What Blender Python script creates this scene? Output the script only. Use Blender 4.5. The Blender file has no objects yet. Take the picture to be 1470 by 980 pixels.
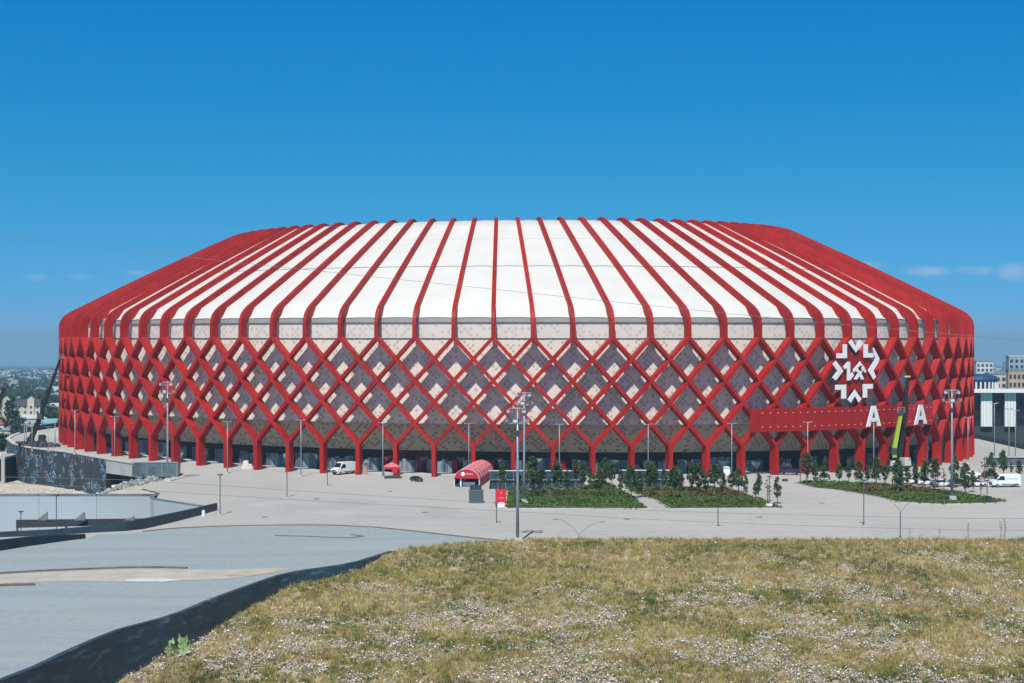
import bpy, bmesh, math, random
import numpy as np
from mathutils import Vector, Matrix, geometry, noise

random.seed(7)
RNG = np.random.default_rng(7)
SC = bpy.context.scene
COL = SC.collection
R = math.radians

# ------------------------------------------------------------------ camera
F = 2400.0                     # focal length in photo pixels (photo 1470 wide)
H = 30.0                       # camera height above the plaza
cam_data = bpy.data.cameras.new("camera")
cam_data.sensor_width = 36.0
cam_data.lens = F / 1470 * 36
cam_data.shift_y = -5.8 / 1470
cam_data.clip_start = 1.0
cam_data.clip_end = 60000
cam = bpy.data.objects.new("camera", cam_data)
cam.location = (0, 0, H)
cam.rotation_euler = (R(90), 0, 0)
COL.objects.link(cam)
SC.camera = cam

# ------------------------------------------------------------------ light
SUN_EL, SUN_AZ = 54.0, 10.0    # sun behind the camera, ten degrees to the left
world = bpy.data.worlds.new("World")
SC.world = world
world.use_nodes = True
wt = world.node_tree
wt.nodes.clear()
wo = wt.nodes.new("ShaderNodeOutputWorld")
bg = wt.nodes.new("ShaderNodeBackground")
bg.inputs["Strength"].default_value = 0.15
sky = wt.nodes.new("ShaderNodeTexSky")
sky.sky_type = 'NISHITA'
sky.sun_disc = False
sky.sun_elevation = R(SUN_EL)
sky.sun_rotation = R(180 + SUN_AZ)
sky.air_density = 1.0
sky.dust_density = 0.6
sky.ozone_density = 2.0
tc = wt.nodes.new("ShaderNodeTexCoord")
sep = wt.nodes.new("ShaderNodeSeparateXYZ")
comb = wt.nodes.new("ShaderNodeCombineXYZ")
wt.links.new(tc.outputs["Generated"], sep.inputs[0])
def wmath(op, a, b=None, clamp=False):
    n = wt.nodes.new("ShaderNodeMath"); n.operation = op; n.use_clamp = clamp
    for k, v in enumerate((a, b)):
        if v is None: continue
        if isinstance(v, (int, float)): n.inputs[k].default_value = v
        else: wt.links.new(v, n.inputs[k])
    return n.outputs[0]
zup = wmath('MAXIMUM', sep.outputs["Z"], 0.0)
zz = wmath('ADD', wmath('MULTIPLY', zup, 2.4), 0.16)
wt.links.new(sep.outputs["X"], comb.inputs[0]); wt.links.new(sep.outputs["Y"], comb.inputs[1]); wt.links.new(zz, comb.inputs[2])
nrm = wt.nodes.new("ShaderNodeVectorMath"); nrm.operation = 'NORMALIZE'
wt.links.new(comb.outputs[0], nrm.inputs[0])
wt.links.new(nrm.outputs[0], sky.inputs["Vector"])
# deeper blue with height: a clear, saturated sky
ramp = wt.nodes.new("ShaderNodeValToRGB")
wt.links.new(zup, ramp.inputs[0])
cr = ramp.color_ramp
cr.elements[0].position = 0.0; cr.elements[0].color = (0.40, 0.64, 0.78, 1)
cr.elements[1].position = 1.0; cr.elements[1].color = (0.19, 0.26, 0.31, 1)
for pos, c in ((0.010, (0.34, 0.67, 0.84)), (0.035, (0.26, 0.76, 0.93)), (0.076, (0.18, 0.88, 1.03)), (0.138, (0.073, 0.92, 1.19)), (0.205, (0.025, 0.90, 1.34)), (0.34, (0.13, 0.50, 0.70)), (0.55, (0.20, 0.31, 0.38))):
    e = cr.elements.new(pos); e.color = (*c, 1)
mul = wt.nodes.new("ShaderNodeMix"); mul.data_type = 'RGBA'; mul.blend_type = 'MULTIPLY'
mul.inputs["Factor"].default_value = 1.0
wt.links.new(sky.outputs[0], mul.inputs["A"]); wt.links.new(ramp.outputs[0], mul.inputs["B"])
# a few small faint fair-weather clouds low over the horizon
noi = wt.nodes.new("ShaderNodeTexNoise"); noi.inputs["Scale"].default_value = 60; noi.inputs["Detail"].default_value = 6
wt.links.new(tc.outputs["Generated"], noi.inputs["Vector"])
azx = wmath('DIVIDE', sep.outputs["X"], wmath('MAXIMUM', sep.outputs["Y"], 0.05))
elz = wmath('DIVIDE', sep.outputs["Z"], wmath('MAXIMUM', sep.outputs["Y"], 0.05))
total = None
for (ax, ez, sx, sz, st) in ((0.214, 0.0425, 0.010, 0.0035, .9), (0.249, 0.0395, 0.016, 0.0035, 1.), (0.276, 0.040, 0.014, 0.0035, .9),
                         (0.302, 0.039, 0.013, 0.006, 1.1), (0.335, 0.043, 0.02, 0.006, .9), (-0.224, 0.0385, 0.010, 0.002, .55), (-0.258, 0.0365, 0.009, 0.002, .5), (-0.286, 0.036, 0.008, 0.003, .55), (-0.35, 0.04, 0.02, 0.005, .6)):
    dx = wmath('DIVIDE', wmath('SUBTRACT', azx, ax), sx)
    dz = wmath('DIVIDE', wmath('SUBTRACT', elz, ez), sz)
    d2 = wmath('MULTIPLY', wmath('ADD', wmath('MULTIPLY', dx, dx), wmath('MULTIPLY', dz, dz)), 1.7)
    m = wmath('MULTIPLY', wmath('POWER', wmath('SUBTRACT', 1.0, wmath('MULTIPLY', d2, 0.38), True), 2.0), st)
    total = m if total is None else wmath('MAXIMUM', total, m)
nn = wmath('MULTIPLY', wmath('SUBTRACT', noi.outputs["Fac"], 0.22), 2.0, True)
front = wmath('GREATER_THAN', sep.outputs["Y"], 0.05)
cm = wmath('MULTIPLY', wmath('MULTIPLY', wmath('MULTIPLY', total, nn), 0.85), front)
mixc = wt.nodes.new("ShaderNodeMix"); mixc.data_type = 'RGBA'
wt.links.new(cm, mixc.inputs["Factor"]); wt.links.new(mul.outputs["Result"], mixc.inputs["A"])
mixc.inputs["B"].default_value = (3.0, 3.6, 5.0, 1)
wt.links.new(mixc.outputs["Result"], bg.inputs["Color"])
wt.links.new(bg.outputs[0], wo.inputs["Surface"])

sd = bpy.data.lights.new("sun", 'SUN')
sd.energy = 4.8
sd.angle = R(0.53)
sd.color = (1.0, 0.965, 0.91)
sun = bpy.data.objects.new("sun", sd)
az = R(SUN_AZ)
tosun = Vector((-math.sin(az) * math.cos(R(SUN_EL)), -math.cos(az) * math.cos(R(SUN_EL)), math.sin(R(SUN_EL))))
sun.rotation_euler = tosun.to_track_quat('Z', 'Y').to_euler()
sun.location = (0, 0, 200)
COL.objects.link(sun)

SC.view_settings.view_transform = 'Standard'
SC.view_settings.look = 'None'
SC.view_settings.exposure = 0.0
SC.view_settings.gamma = 1.0
SC.view_settings.use_curve_mapping = False
SC.cycles.max_bounces = 6
SC.cycles.diffuse_bounces = 3
SC.cycles.volume_bounces = 0
SC.cycles.use_denoising = True

# ------------------------------------------------------------------ materials
MATS = {}
def mat(name, col, rough=0.7, var=0.12, scale=1.0, metal=0.0, bump=0.0, col2=None, spec=0.3, alpha=None, trans=0.0, detail=4):
    """procedural material: base colour with large and small scale colour noise and fine relief"""
    if name in MATS: return MATS[name]
    m = bpy.data.materials.new(name); m.use_nodes = True
    t = m.node_tree; b = t.nodes["Principled BSDF"]
    b.inputs["Roughness"].default_value = rough
    b.inputs["Metallic"].default_value = metal
    b.inputs["Specular IOR Level"].default_value = spec
    g = t.nodes.new("ShaderNodeNewGeometry")
    n = t.nodes.new("ShaderNodeTexNoise"); n.inputs["Scale"].default_value = scale; n.inputs["Detail"].default_value = detail
    t.links.new(g.outputs["Position"], n.inputs["Vector"])
    r = t.nodes.new("ShaderNodeValToRGB")
    t.links.new(n.outputs["Fac"], r.inputs[0])
    c2 = col2 or tuple(min(1, c * (1 + var)) for c in col)
    c1 = col if col2 else tuple(c * (1 - var) for c in col)
    r.color_ramp.elements[0].position = 0.35; r.color_ramp.elements[0].color = (*c1, 1)
    r.color_ramp.elements[1].position = 0.65; r.color_ramp.elements[1].color = (*c2, 1)
    t.links.new(r.outputs[0], b.inputs["Base Color"])
    if bump:
        bn = t.nodes.new("ShaderNodeBump"); bn.inputs["Strength"].default_value = bump; bn.inputs["Distance"].default_value = 0.1
        n2 = t.nodes.new("ShaderNodeTexNoise"); n2.inputs["Scale"].default_value = scale * 6; n2.inputs["Detail"].default_value = 6
        t.links.new(g.outputs["Position"], n2.inputs["Vector"])
        t.links.new(n2.outputs["Fac"], bn.inputs["Height"]); t.links.new(bn.outputs[0], b.inputs["Normal"])
    MATS[name] = m
    return m

def attr_mat(name, rough=0.9, spec=0.1, transl=0.0):
    """colour from a per-clump attribute (the clump's own colour)"""
    if name in MATS: return MATS[name]
    m = bpy.data.materials.new(name); m.use_nodes = True
    t = m.node_tree; b = t.nodes["Principled BSDF"]
    b.inputs["Roughness"].default_value = rough; b.inputs["Specular IOR Level"].default_value = spec
    a = t.nodes.new("ShaderNodeAttribute"); a.attribute_name = "tone"
    t.links.new(a.outputs["Color"], b.inputs["Base Color"])
    if transl:
        tr = t.nodes.new("ShaderNodeBsdfTranslucent"); mx = t.nodes.new("ShaderNodeMixShader"); mx.inputs[0].default_value = transl
        t.links.new(a.outputs["Color"], tr.inputs["Color"])
        t.links.new(b.outputs[0], mx.inputs[1]); t.links.new(tr.outputs[0], mx.inputs[2])
        t.links.new(mx.outputs[0], t.nodes["Material Output"].inputs["Surface"])
    MATS[name] = m
    return m

def red_steel():
    m = bpy.data.materials.new("red_painted_steel"); m.use_nodes = True
    t = m.node_tree; b = t.nodes["Principled BSDF"]; b.inputs["Roughness"].default_value = 0.55; b.inputs["Specular IOR Level"].default_value = 0.22
    g = t.nodes.new("ShaderNodeNewGeometry"); oi = t.nodes.new("ShaderNodeObjectInfo")
    n1 = t.nodes.new("ShaderNodeTexNoise"); n1.inputs["Scale"].default_value = 0.25; n1.inputs["Detail"].default_value = 6
    t.links.new(g.outputs["Position"], n1.inputs["Vector"])
    mp = t.nodes.new("ShaderNodeMapping"); mp.inputs["Scale"].default_value = (1.6, 1.6, 0.18); t.links.new(g.outputs["Position"], mp.inputs["Vector"])
    n2 = t.nodes.new("ShaderNodeTexNoise"); n2.inputs["Scale"].default_value = 1.0; n2.inputs["Detail"].default_value = 8; t.links.new(mp.outputs[0], n2.inputs["Vector"])
    r1 = t.nodes.new("ShaderNodeValToRGB"); t.links.new(n1.outputs["Fac"], r1.inputs[0])
    r1.color_ramp.elements[0].position = .32; r1.color_ramp.elements[0].color = (0.315, 0.009, 0.007, 1); r1.color_ramp.elements[1].position = .68; r1.color_ramp.elements[1].color = (0.415, 0.014, 0.009, 1)
    r2 = t.nodes.new("ShaderNodeValToRGB"); t.links.new(n2.outputs["Fac"], r2.inputs[0])
    r2.color_ramp.elements[0].position = .52; r2.color_ramp.elements[0].color = (0, 0, 0, 1); r2.color_ramp.elements[1].position = .80; r2.color_ramp.elements[1].color = (.35, .35, .35, 1)
    mx = t.nodes.new("ShaderNodeMix"); mx.data_type = 'RGBA'; mx.inputs["B"].default_value = (0.36, 0.10, 0.08, 1)
    t.links.new(r2.outputs[0], mx.inputs["Factor"]); t.links.new(r1.outputs[0], mx.inputs["A"])
    hv = t.nodes.new("ShaderNodeHueSaturation"); mr = t.nodes.new("ShaderNodeMapRange"); mr.inputs["To Min"].default_value = .88; mr.inputs["To Max"].default_value = 1.10
    t.links.new(oi.outputs["Random"], mr.inputs["Value"]); t.links.new(mr.outputs[0], hv.inputs["Value"]); t.links.new(mx.outputs["Result"], hv.inputs["Color"])
    t.links.new(hv.outputs[0], b.inputs["Base Color"])
    return m
RED = red_steel()
RED2 = mat("red_sign_sheet", (0.33, 0.010, 0.006), 0.45, 0.08, 0.5)
WHITE = mat("white_paint", (0.80, 0.80, 0.80), 0.45, 0.03, 2)
MEMB = mat("roof_membrane", (0.64, 0.633, 0.60), 0.6, 0.035, 0.16)
GREYT = mat("grey_trim", (0.21, 0.205, 0.20), 0.5, 0.08, 1)
DARKT = mat("dark_trim", (0.05, 0.055, 0.06), 0.5, 0.2, 2)
DARKGL = mat("dark_glass", (0.012, 0.018, 0.025), 0.12, 0.5, 0.3, spec=0.6)
BLUEGL = mat("blue_glass", (0.035, 0.065, 0.10), 0.15, 0.4, 0.6, spec=0.6)
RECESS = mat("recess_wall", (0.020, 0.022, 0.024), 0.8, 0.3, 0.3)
GALV = mat("galvanised_steel", (0.31, 0.36, 0.40), 0.4, 0.08, 3, metal=0.3)
DARKPOLE = mat("dark_pole", (0.10, 0.12, 0.13), 0.5, 0.1, 3)
LAMPG = mat("lamp_glass", (0.6, 0.62, 0.62), 0.2, 0.05, 3)
CONC = mat("concrete", (0.40, 0.40, 0.385), 0.85, 0.10, 0.15, bump=0.1)
CONCB = mat("blue_grey_concrete", (0.36, 0.40, 0.42), 0.85, 0.06, 0.08, bump=0.1)
KERB = mat("kerb_stone", (0.50, 0.49, 0.47), 0.85, 0.06, 1)
BROWNK = mat("brown_edge", (0.17, 0.13, 0.11), 0.9, 0.2, 1)
BITUM = mat("bitumen_coating", (0.022, 0.042, 0.060), 0.55, 0.25, 0.25, bump=0.3, spec=0.4)
SAND = mat("sandy_ground", (0.50, 0.45, 0.38), 0.95, 0.15, 0.25, bump=0.2)
RUBBLE = mat("rubble", (0.55, 0.53, 0.50), 0.9, 0.25, 2)
TYRE = mat("tyre", (0.012, 0.012, 0.012), 0.8, 0.1, 4)
CARGL = mat("car_glass", (0.012, 0.015, 0.02), 0.08, 0.2, 1, spec=0.7)
CHROME = mat("rim_metal", (0.35, 0.35, 0.36), 0.35, 0.1, 4, metal=0.7)
LAMPR = mat("red_lamp", (0.35, 0.01, 0.01), 0.3, 0.1, 4)
BARK = mat("bark", (0.16, 0.13, 0.10), 0.9, 0.2, 6)
LEAF = attr_mat("leaf", 0.75, 0.15, 0.25)
GRASS = attr_mat("grass_blade", 0.9, 0.08, 0.2)
STONE = attr_mat("stone", 0.9, 0.1)
CREAMW = mat("cream_render", (0.52, 0.49, 0.40), 0.9, 0.1, 0.3)

def pattern_mat(name, base, spot, freq=0.78, thr=0.42):
    """panel cladding printed with small diamonds"""
    m = bpy.data.materials.new(name); m.use_nodes = True
    t = m.node_tree; b = t.nodes["Principled BSDF"]
    b.inputs["Roughness"].default_value = 0.65; b.inputs["Specular IOR Level"].default_value = 0.25
    uv = t.nodes.new("ShaderNodeUVMap"); uv.uv_map = "metres"
    s = t.nodes.new("ShaderNodeSeparateXYZ"); t.links.new(uv.outputs[0], s.inputs[0])
    def mt(op, a, bb=None, cl=False):
        n = t.nodes.new("ShaderNodeMath"); n.operation = op; n.use_clamp = cl
        for k, v in enumerate((a, bb)):
            if v is None: continue
            if isinstance(v, (int, float)): n.inputs[k].default_value = v
            else: t.links.new(v, n.inputs[k])
        return n.outputs[0]
    p = mt('MULTIPLY', mt('ADD', s.outputs[0], s.outputs[1]), freq)
    q = mt('MULTIPLY', mt('SUBTRACT', s.outputs[0], s.outputs[1]), freq)
    fp = mt('ABSOLUTE', mt('SUBTRACT', mt('FRACT', p), 0.5)); fq = mt('ABSOLUTE', mt('SUBTRACT', mt('FRACT', q), 0.5))
    inside = mt('LESS_THAN', mt('MAXIMUM', fp, fq), 0.33)
    cell = t.nodes.new("ShaderNodeCombineXYZ")
    t.links.new(mt('FLOOR', p), cell.inputs[0]); t.links.new(mt('FLOOR', q), cell.inputs[1])
    # repeat every few cells so the print reads as a woven motif
    wn = t.nodes.new("ShaderNodeTexWhiteNoise"); wn.noise_dimensions = '2D'
    t.links.new(cell.outputs[0], wn.inputs["Vector"])
    on = mt('LESS_THAN', wn.outputs["Value"], thr)
    f = mt('MULTIPLY', inside, on)
    g = t.nodes.new("ShaderNodeNewGeometry"); n = t.nodes.new("ShaderNodeTexNoise"); n.inputs["Scale"].default_value = 0.12
    n.inputs["Detail"].default_value = 5
    t.links.new(g.outputs["Position"], n.inputs["Vector"])
    mx = t.nodes.new("ShaderNodeMix"); mx.data_type = 'RGBA'
    mx.inputs["A"].default_value = (*base, 1); mx.inputs["B"].default_value = (*spot, 1)
    t.links.new(f, mx.inputs["Factor"])
    mv = t.nodes.new("ShaderNodeMix"); mv.data_type = 'RGBA'; mv.blend_type = 'MULTIPLY'; mv.inputs["Factor"].default_value = 1
    rr = t.nodes.new("ShaderNodeValToRGB"); rr.color_ramp.elements[0].color = (0.86, 0.86, 0.88, 1); rr.color_ramp.elements[1].color = (1.06, 1.04, 1.0, 1)
    t.links.new(n.outputs["Fac"], rr.inputs[0])
    t.links.new(mx.outputs["Result"], mv.inputs["A"]); t.links.new(rr.outputs[0], mv.inputs["B"])
    t.links.new(mv.outputs["Result"], b.inputs["Base Color"])
    return m
PANEL = pattern_mat("printed_cladding", (0.76, 0.70, 0.61), (0.52, 0.46, 0.42), 0.78, 0.45)
TOPPANEL = pattern_mat("printed_upper_cladding", (0.70, 0.66, 0.60), (0.56, 0.53, 0.49), 0.70, 0.5)
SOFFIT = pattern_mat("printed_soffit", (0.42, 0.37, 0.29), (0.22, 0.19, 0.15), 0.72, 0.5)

# ------------------------------------------------------------------ mesh helpers
class MB:
    def __init__(s): s.v = []; s.f = []; s.mi = []
    def poly(s, pts, m=0):
        b = len(s.v); s.v += [tuple(p) for p in pts]; s.f.append(tuple(range(b, b + len(pts)))); s.mi.append(m)
    def hexa(s, p, m=0):
        """8 points: 0-3 one end loop, 4-7 the other"""
        b = len(s.v); s.v += [tuple(q) for q in p]
        for f in ((3, 2, 1, 0), (4, 5, 6, 7), (0, 1, 5, 4), (1, 2, 6, 5), (2, 3, 7, 6), (3, 0, 4, 7)):
            s.f.append(tuple(b + k for k in f)); s.mi.append(m)
    def box(s, c, d, rz=0.0, m=0, taper=1.0):
        cx, cy, cz = c; w, l, h = d[0] / 2, d[1] / 2, d[2] / 2
        ca, sa = math.cos(rz), math.sin(rz)
        pts = []
        for zz_, k in ((-h, 1.0), (h, taper)):
            for x, y in ((-w, -l), (w, -l), (w, l), (-w, l)):
                x *= k; y *= k
                pts.append((cx + x * ca - y * sa, cy + x * sa + y * ca, cz + zz_))
        s.hexa(pts, m)
    def sweep(s, rings, m=0, caps=True, closed=False):
        """rings: list of equally long closed point loops"""
        n = len(rings[0]); b = len(s.v)
        for r in rings: s.v += [tuple(p) for p in r]
        for k in range(len(rings) - 1 + (1 if closed else 0)):
            a0 = b + k * n; a1 = b + ((k + 1) % len(rings)) * n
            for j in range(n):
                s.f.append((a0 + j, a0 + (j + 1) % n, a1 + (j + 1) % n, a1 + j)); s.mi.append(m)
        if caps and not closed:
            s.f.append(tuple(b + j for j in reversed(range(n)))); s.mi.append(m)
            e = b + (len(rings) - 1) * n
            s.f.append(tuple(e + j for j in range(n))); s.mi.append(m)
    def tube(s, pts, rad, n=6, m=0):
        rings = []
        pts = [Vector(p) for p in pts]
        for k, p in enumerate(pts):
            d = (pts[min(k + 1, len(pts) - 1)] - pts[max(k - 1, 0)]).normalized()
            up = Vector((0, 0, 1)) if abs(d.z) < 0.95 else Vector((1, 0, 0))
            a = d.cross(up).normalized(); bb = a.cross(d).normalized()
            r = rad[k] if isinstance(rad, (list, tuple)) else rad
            rings.append([p + a * math.cos(2 * math.pi * j / n) * r + bb * math.sin(2 * math.pi * j / n) * r for j in range(n)])
        s.sweep(rings, m)
    def prism(s, outline, depthvec, m=0):
        """outline of 3-D points extruded along depthvec"""
        d = Vector(depthvec); a = [Vector(p) for p in outline]
        s.sweep([a, [p + d for p in a]], m)
    def mesh(s, name, mats, smooth=False, uv=None):
        me = bpy.data.meshes.new(name); me.from_pydata(s.v, [], s.f)
        if not isinstance(mats, (list, tuple)): mats = [mats]
        for mm in mats: me.materials.append(mm)
        if len(mats) > 1: me.polygons.foreach_set("material_index", s.mi)
        if smooth: me.polygons.foreach_set("use_smooth", [True] * len(s.f))
        bm = bmesh.new(); bm.from_mesh(me); bmesh.ops.recalc_face_normals(bm, faces=bm.faces[:]); bm.to_mesh(me); bm.free()
        me.update()
        return me
    def build(s, name, mats, parent=None, loc=(0, 0, 0), smooth=False, **kw):
        return link(name, s.mesh(name, mats, smooth), parent, loc, **kw)

def link(name, me, parent=None, loc=(0, 0, 0), rz=0.0, label=None, cat=None, group=None, kind=None):
    o = bpy.data.objects.new(name, me); COL.objects.link(o)
    o.location = loc; o.rotation_euler = (0, 0, rz)
    if parent: o.parent = parent
    tag(o, label, cat, group, kind)
    return o
def tag(o, label=None, cat=None, group=None, kind=None):
    if label: o["label"] = label
    if cat: o["category"] = cat
    if group: o["group"] = group
    if kind: o["kind"] = kind
    return o
def thing(name, label, cat, loc=(0, 0, 0), rz=0.0, group=None):
    return link(name, None, None, loc, rz, label, cat, group)
def copy_tree(o, parent=None):
    c = o.copy(); COL.objects.link(c); c.parent = parent
    for ch in list(o.children): copy_tree(ch, c)
    return c
def place(proto, used, loc, rz, label, group=None, sc=None):
    o = proto if not used.get(proto.name) else copy_tree(proto)
    used[proto.name] = True
    o.location = loc; o.rotation_euler = (0, 0, rz); o["label"] = label
    if group: o["group"] = group
    if sc: o.scale = sc if isinstance(sc, (tuple, list)) else (sc, sc, sc)
    return o
USED = {}

# ------------------------------------------------------------------ layout helpers
def ground(x, y):
    k = min(1, max(0, (y - 340) / 60.0))
    return k * (-0.0075 * x + 0.15)
def at(px, py, z=None):
    """photo position of a point standing on the plaza -> place in the world"""
    zz_ = 0.0 if z is None else z
    for _ in range(6):
        Y = (H - zz_) * F / (py - 484.0); X = (px - 735.0) * Y / F
        if z is not None: break
        zz_ = ground(X, Y)
    return Vector((X, Y, zz_))
def on(px, Y, z):
    return Vector(((px - 735.0) * Y / F, Y, z))

def sheet(name, outline, zf, m, step=None, holes=(), kind='structure', **kw):
    pts = [Vector((p[0], p[1])) for p in outline]
    n = len(pts); edges = [(k, (k + 1) % n) for k in range(n)]
    for h in holes:
        b = len(pts); pts += [Vector(p) for p in h]; edges += [(b + k, b + (k + 1) % len(h)) for k in range(len(h))]
    if step:
        xs = [p[0] for p in outline]; ys = [p[1] for p in outline]
        x = min(xs) + step / 2
        while x < max(xs):
            y = min(ys) + step / 2
            while y < max(ys):
                pts.append(Vector((x, y))); y += step
            x += step
    r = geometry.delaunay_2d_cdt(pts, edges, [], 1, 1e-5)
    V, FF = r[0], r[2]
    def inpoly(px_, py_, poly):
        c = False; j = len(poly) - 1
        for i in range(len(poly)):
            xi, yi = poly[i][0], poly[i][1]; xj, yj = poly[j][0], poly[j][1]
            if (yi > py_) != (yj > py_) and px_ < (xj - xi) * (py_ - yi) / (yj - yi) + xi: c = not c
            j = i
        return c
    faces = []
    for f in FF:
        cx = sum(V[k].x for k in f) / len(f); cy = sum(V[k].y for k in f) / len(f)
        if not inpoly(cx, cy, outline): continue
        if any(inpoly(cx, cy, h) for h in holes): continue
        faces.append(tuple(f))
    me = bpy.data.meshes.new(name)
    me.from_pydata([(v.x, v.y, zf(v.x, v.y)) for v in V], [], faces)
    me.materials.append(m); me.update()
    bm = bmesh.new(); bm.from_mesh(me)
    for f in bm.faces:
        if f.normal.z < 0: f.normal_flip()
    bmesh.ops.delete(bm, geom=[v for v in bm.verts if not v.link_faces], context='VERTS')
    bm.to_mesh(me); bm.free()
    return link(name, me, kind=kind, **kw)

# ================================================================== GROUND
def outer_z(x, y):
    return -14.0 - 0.0152 * max(0.0, y - 420.0)
TOWNG = mat("far_ground", (0.045, 0.065, 0.04), 0.95, 0.3, 0.012, col2=(0.12, 0.125, 0.085), detail=8)
mb = MB()
gx = [-14000, -6000, -2500, -1200, -600, -300, -150, 0, 150, 300, 600, 1200, 2500, 6000, 14000]
gy = [-400, 0, 150, 250, 420, 600, 900, 1400, 2200, 3600, 6000, 9000, 13000, 18000]
for a in range(len(gx) - 1):
    for b in range(len(gy) - 1):
        mb.poly([(gx[a], gy[b], outer_z(0, gy[b])), (gx[a + 1], gy[b], outer_z(0, gy[b])), (gx[a + 1], gy[b + 1], outer_z(0, gy[b + 1])), (gx[a], gy[b + 1], outer_z(0, gy[b + 1]))])
mb.build("ground", TOWNG, kind='structure')

# plaza paving: pale concrete pavers, fine joints and wide tonal patches
def paving_mat():
    m = bpy.data.materials.new("plaza_paving"); m.use_nodes = True
    t = m.node_tree; b = t.nodes["Principled BSDF"]; b.inputs["Roughness"].default_value = 0.85; b.inputs["Specular IOR Level"].default_value = 0.25
    g = t.nodes.new("ShaderNodeNewGeometry")
    n1 = t.nodes.new("ShaderNodeTexNoise"); n1.inputs["Scale"].default_value = 0.035; n1.inputs["Detail"].default_value = 8
    mp = t.nodes.new("ShaderNodeMapping"); mp.inputs["Scale"].default_value = (1, 0.45, 1)
    t.links.new(g.outputs["Position"], mp.inputs["Vector"])
    t.links.new(mp.outputs[0], n1.inputs["Vector"])
    r1 = t.nodes.new("ShaderNodeValToRGB"); t.links.new(n1.outputs["Fac"], r1.inputs[0])
    r1.color_ramp.elements[0].position = .35; r1.color_ramp.elements[0].color = (0.42, 0.418, 0.398, 1)
    r1.color_ramp.elements[1].position = .68; r1.color_ramp.elements[1].color = (0.49, 0.48, 0.452, 1)
    br = t.nodes.new("ShaderNodeTexBrick"); br.inputs["Scale"].default_value = 0.5; br.inputs["Mortar Size"].default_value = 0.012
    br.inputs["Color1"].default_value = (1, 1, 1, 1); br.inputs["Color2"].default_value = (0.95, 0.95, 0.94, 1); br.inputs["Mortar"].default_value = (0.80, 0.80, 0.80, 1)
    t.links.new(g.outputs["Position"], br.inputs["Vector"])
    n3 = t.nodes.new("ShaderNodeTexNoise"); n3.inputs["Scale"].default_value = 0.9; n3.inputs["Detail"].default_value = 5
    t.links.new(g.outputs["Position"], n3.inputs["Vector"])
    r3 = t.nodes.new("ShaderNodeValToRGB"); t.links.new(n3.outputs["Fac"], r3.inputs[0])
    r3.color_ramp.elements[0].position = .3; r3.color_ramp.elements[0].color = (0.93, 0.93, 0.93, 1); r3.color_ramp.elements[1].position = .7; r3.color_ramp.elements[1].color = (1.04, 1.04, 1.04, 1)
    a = t.nodes.new("ShaderNodeMix"); a.data_type = 'RGBA'; a.blend_type = 'MULTIPLY'; a.inputs["Factor"].default_value = 1
    t.links.new(r1.outputs[0], a.inputs["A"]); t.links.new(br.outputs["Color"], a.inputs["B"])
    c = t.nodes.new("ShaderNodeMix"); c.data_type = 'RGBA'; c.blend_type = 'MULTIPLY'; c.inputs["Factor"].default_value = 1
    t.links.new(a.outputs["Result"], c.inputs["A"]); t.links.new(r3.outputs[0], c.inputs["B"])
    t.links.new(c.outputs["Result"], b.inputs["Base Color"])
    return m
PAVE = paving_mat()
wall_edge = [(-250, 1100), (-100, 1024), (0, 977), (52, 957), (102, 933), (145, 914.5), (172, 904), (190, 898.8), (217, 891.8), (240, 885.5), (265, 877), (300, 862), (347, 844.5), (400, 826), (424, 820.5), (440, 817.8), (462, 814.8), (490, 811), (518, 805), (540, 798), (563, 791)]
near = [at(x, y, 0) for x, y in wall_edge] + [Vector((0, 240.5, 0)), Vector((330, 240.5, 0))]
par1 = [(312, 732), (285, 740), (252, 748.6), (207.5, 759), (180, 762), (130, 764.5), (77, 768), (0, 771), (-300, 782)]
par1w = [at(x, y, 0) for x, y in par1]
outl = near + [Vector(p) for p in ((330, 300, 0), (215, 330, 0), (165, 385, 0), (141, 440, 0), (142, 508, 0), (136, 570, 0), (100, 640, 0), (0, 668, 0), (-100, 645, 0), (-142, 590, 0),
        (-146, 527, 0), (-148, 501, 0), (-143, 473, 0), (-135, 452, 0), (-127, 438, 0), (-114, 424, 0), (-97, 399.5, 0), (-85, 385, 0), (-75, 371, 0), (-72.4, 360, 0), (-74, 333, 0), (-67.6, 321.5, 0), (-67.4, 318, 0), (-65.7, 309, 0), (-60, 302.5, 0), (-54.9, 296.5, 0))] + par1w
holes = [[(-4.6, 331), (14.9, 331), (14.9, 351.4), (-4.6, 351.4)], [(23.0, 334), (34.8, 334), (34.8, 352.8), (23.0, 352.8)]]
sheet("plaza", outl, lambda x, y: ground(x, y), PAVE, 12, holes)
# sunken courts in front of the glass walls
for h in holes:
    mb = MB(); x0, y0 = h[0]; x1, y1 = h[2]
    mb.poly([(x0, y0, -3.6), (x1, y0, -3.6), (x1, y1 + 3, -3.6), (x0, y1 + 3, -3.6)])
    for (a, b) in (((x0, y0), (x1, y0)), ((x0, y0), (x0, y1 + 3)), ((x1, y0), (x1, y1 + 3))):
        mb.poly([(a[0], a[1], -3.6), (b[0], b[1], -3.6), (b[0], b[1], -0.01), (a[0], a[1], -0.01)])
    mb.build("court_floor", CONC, kind='structure')

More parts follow.
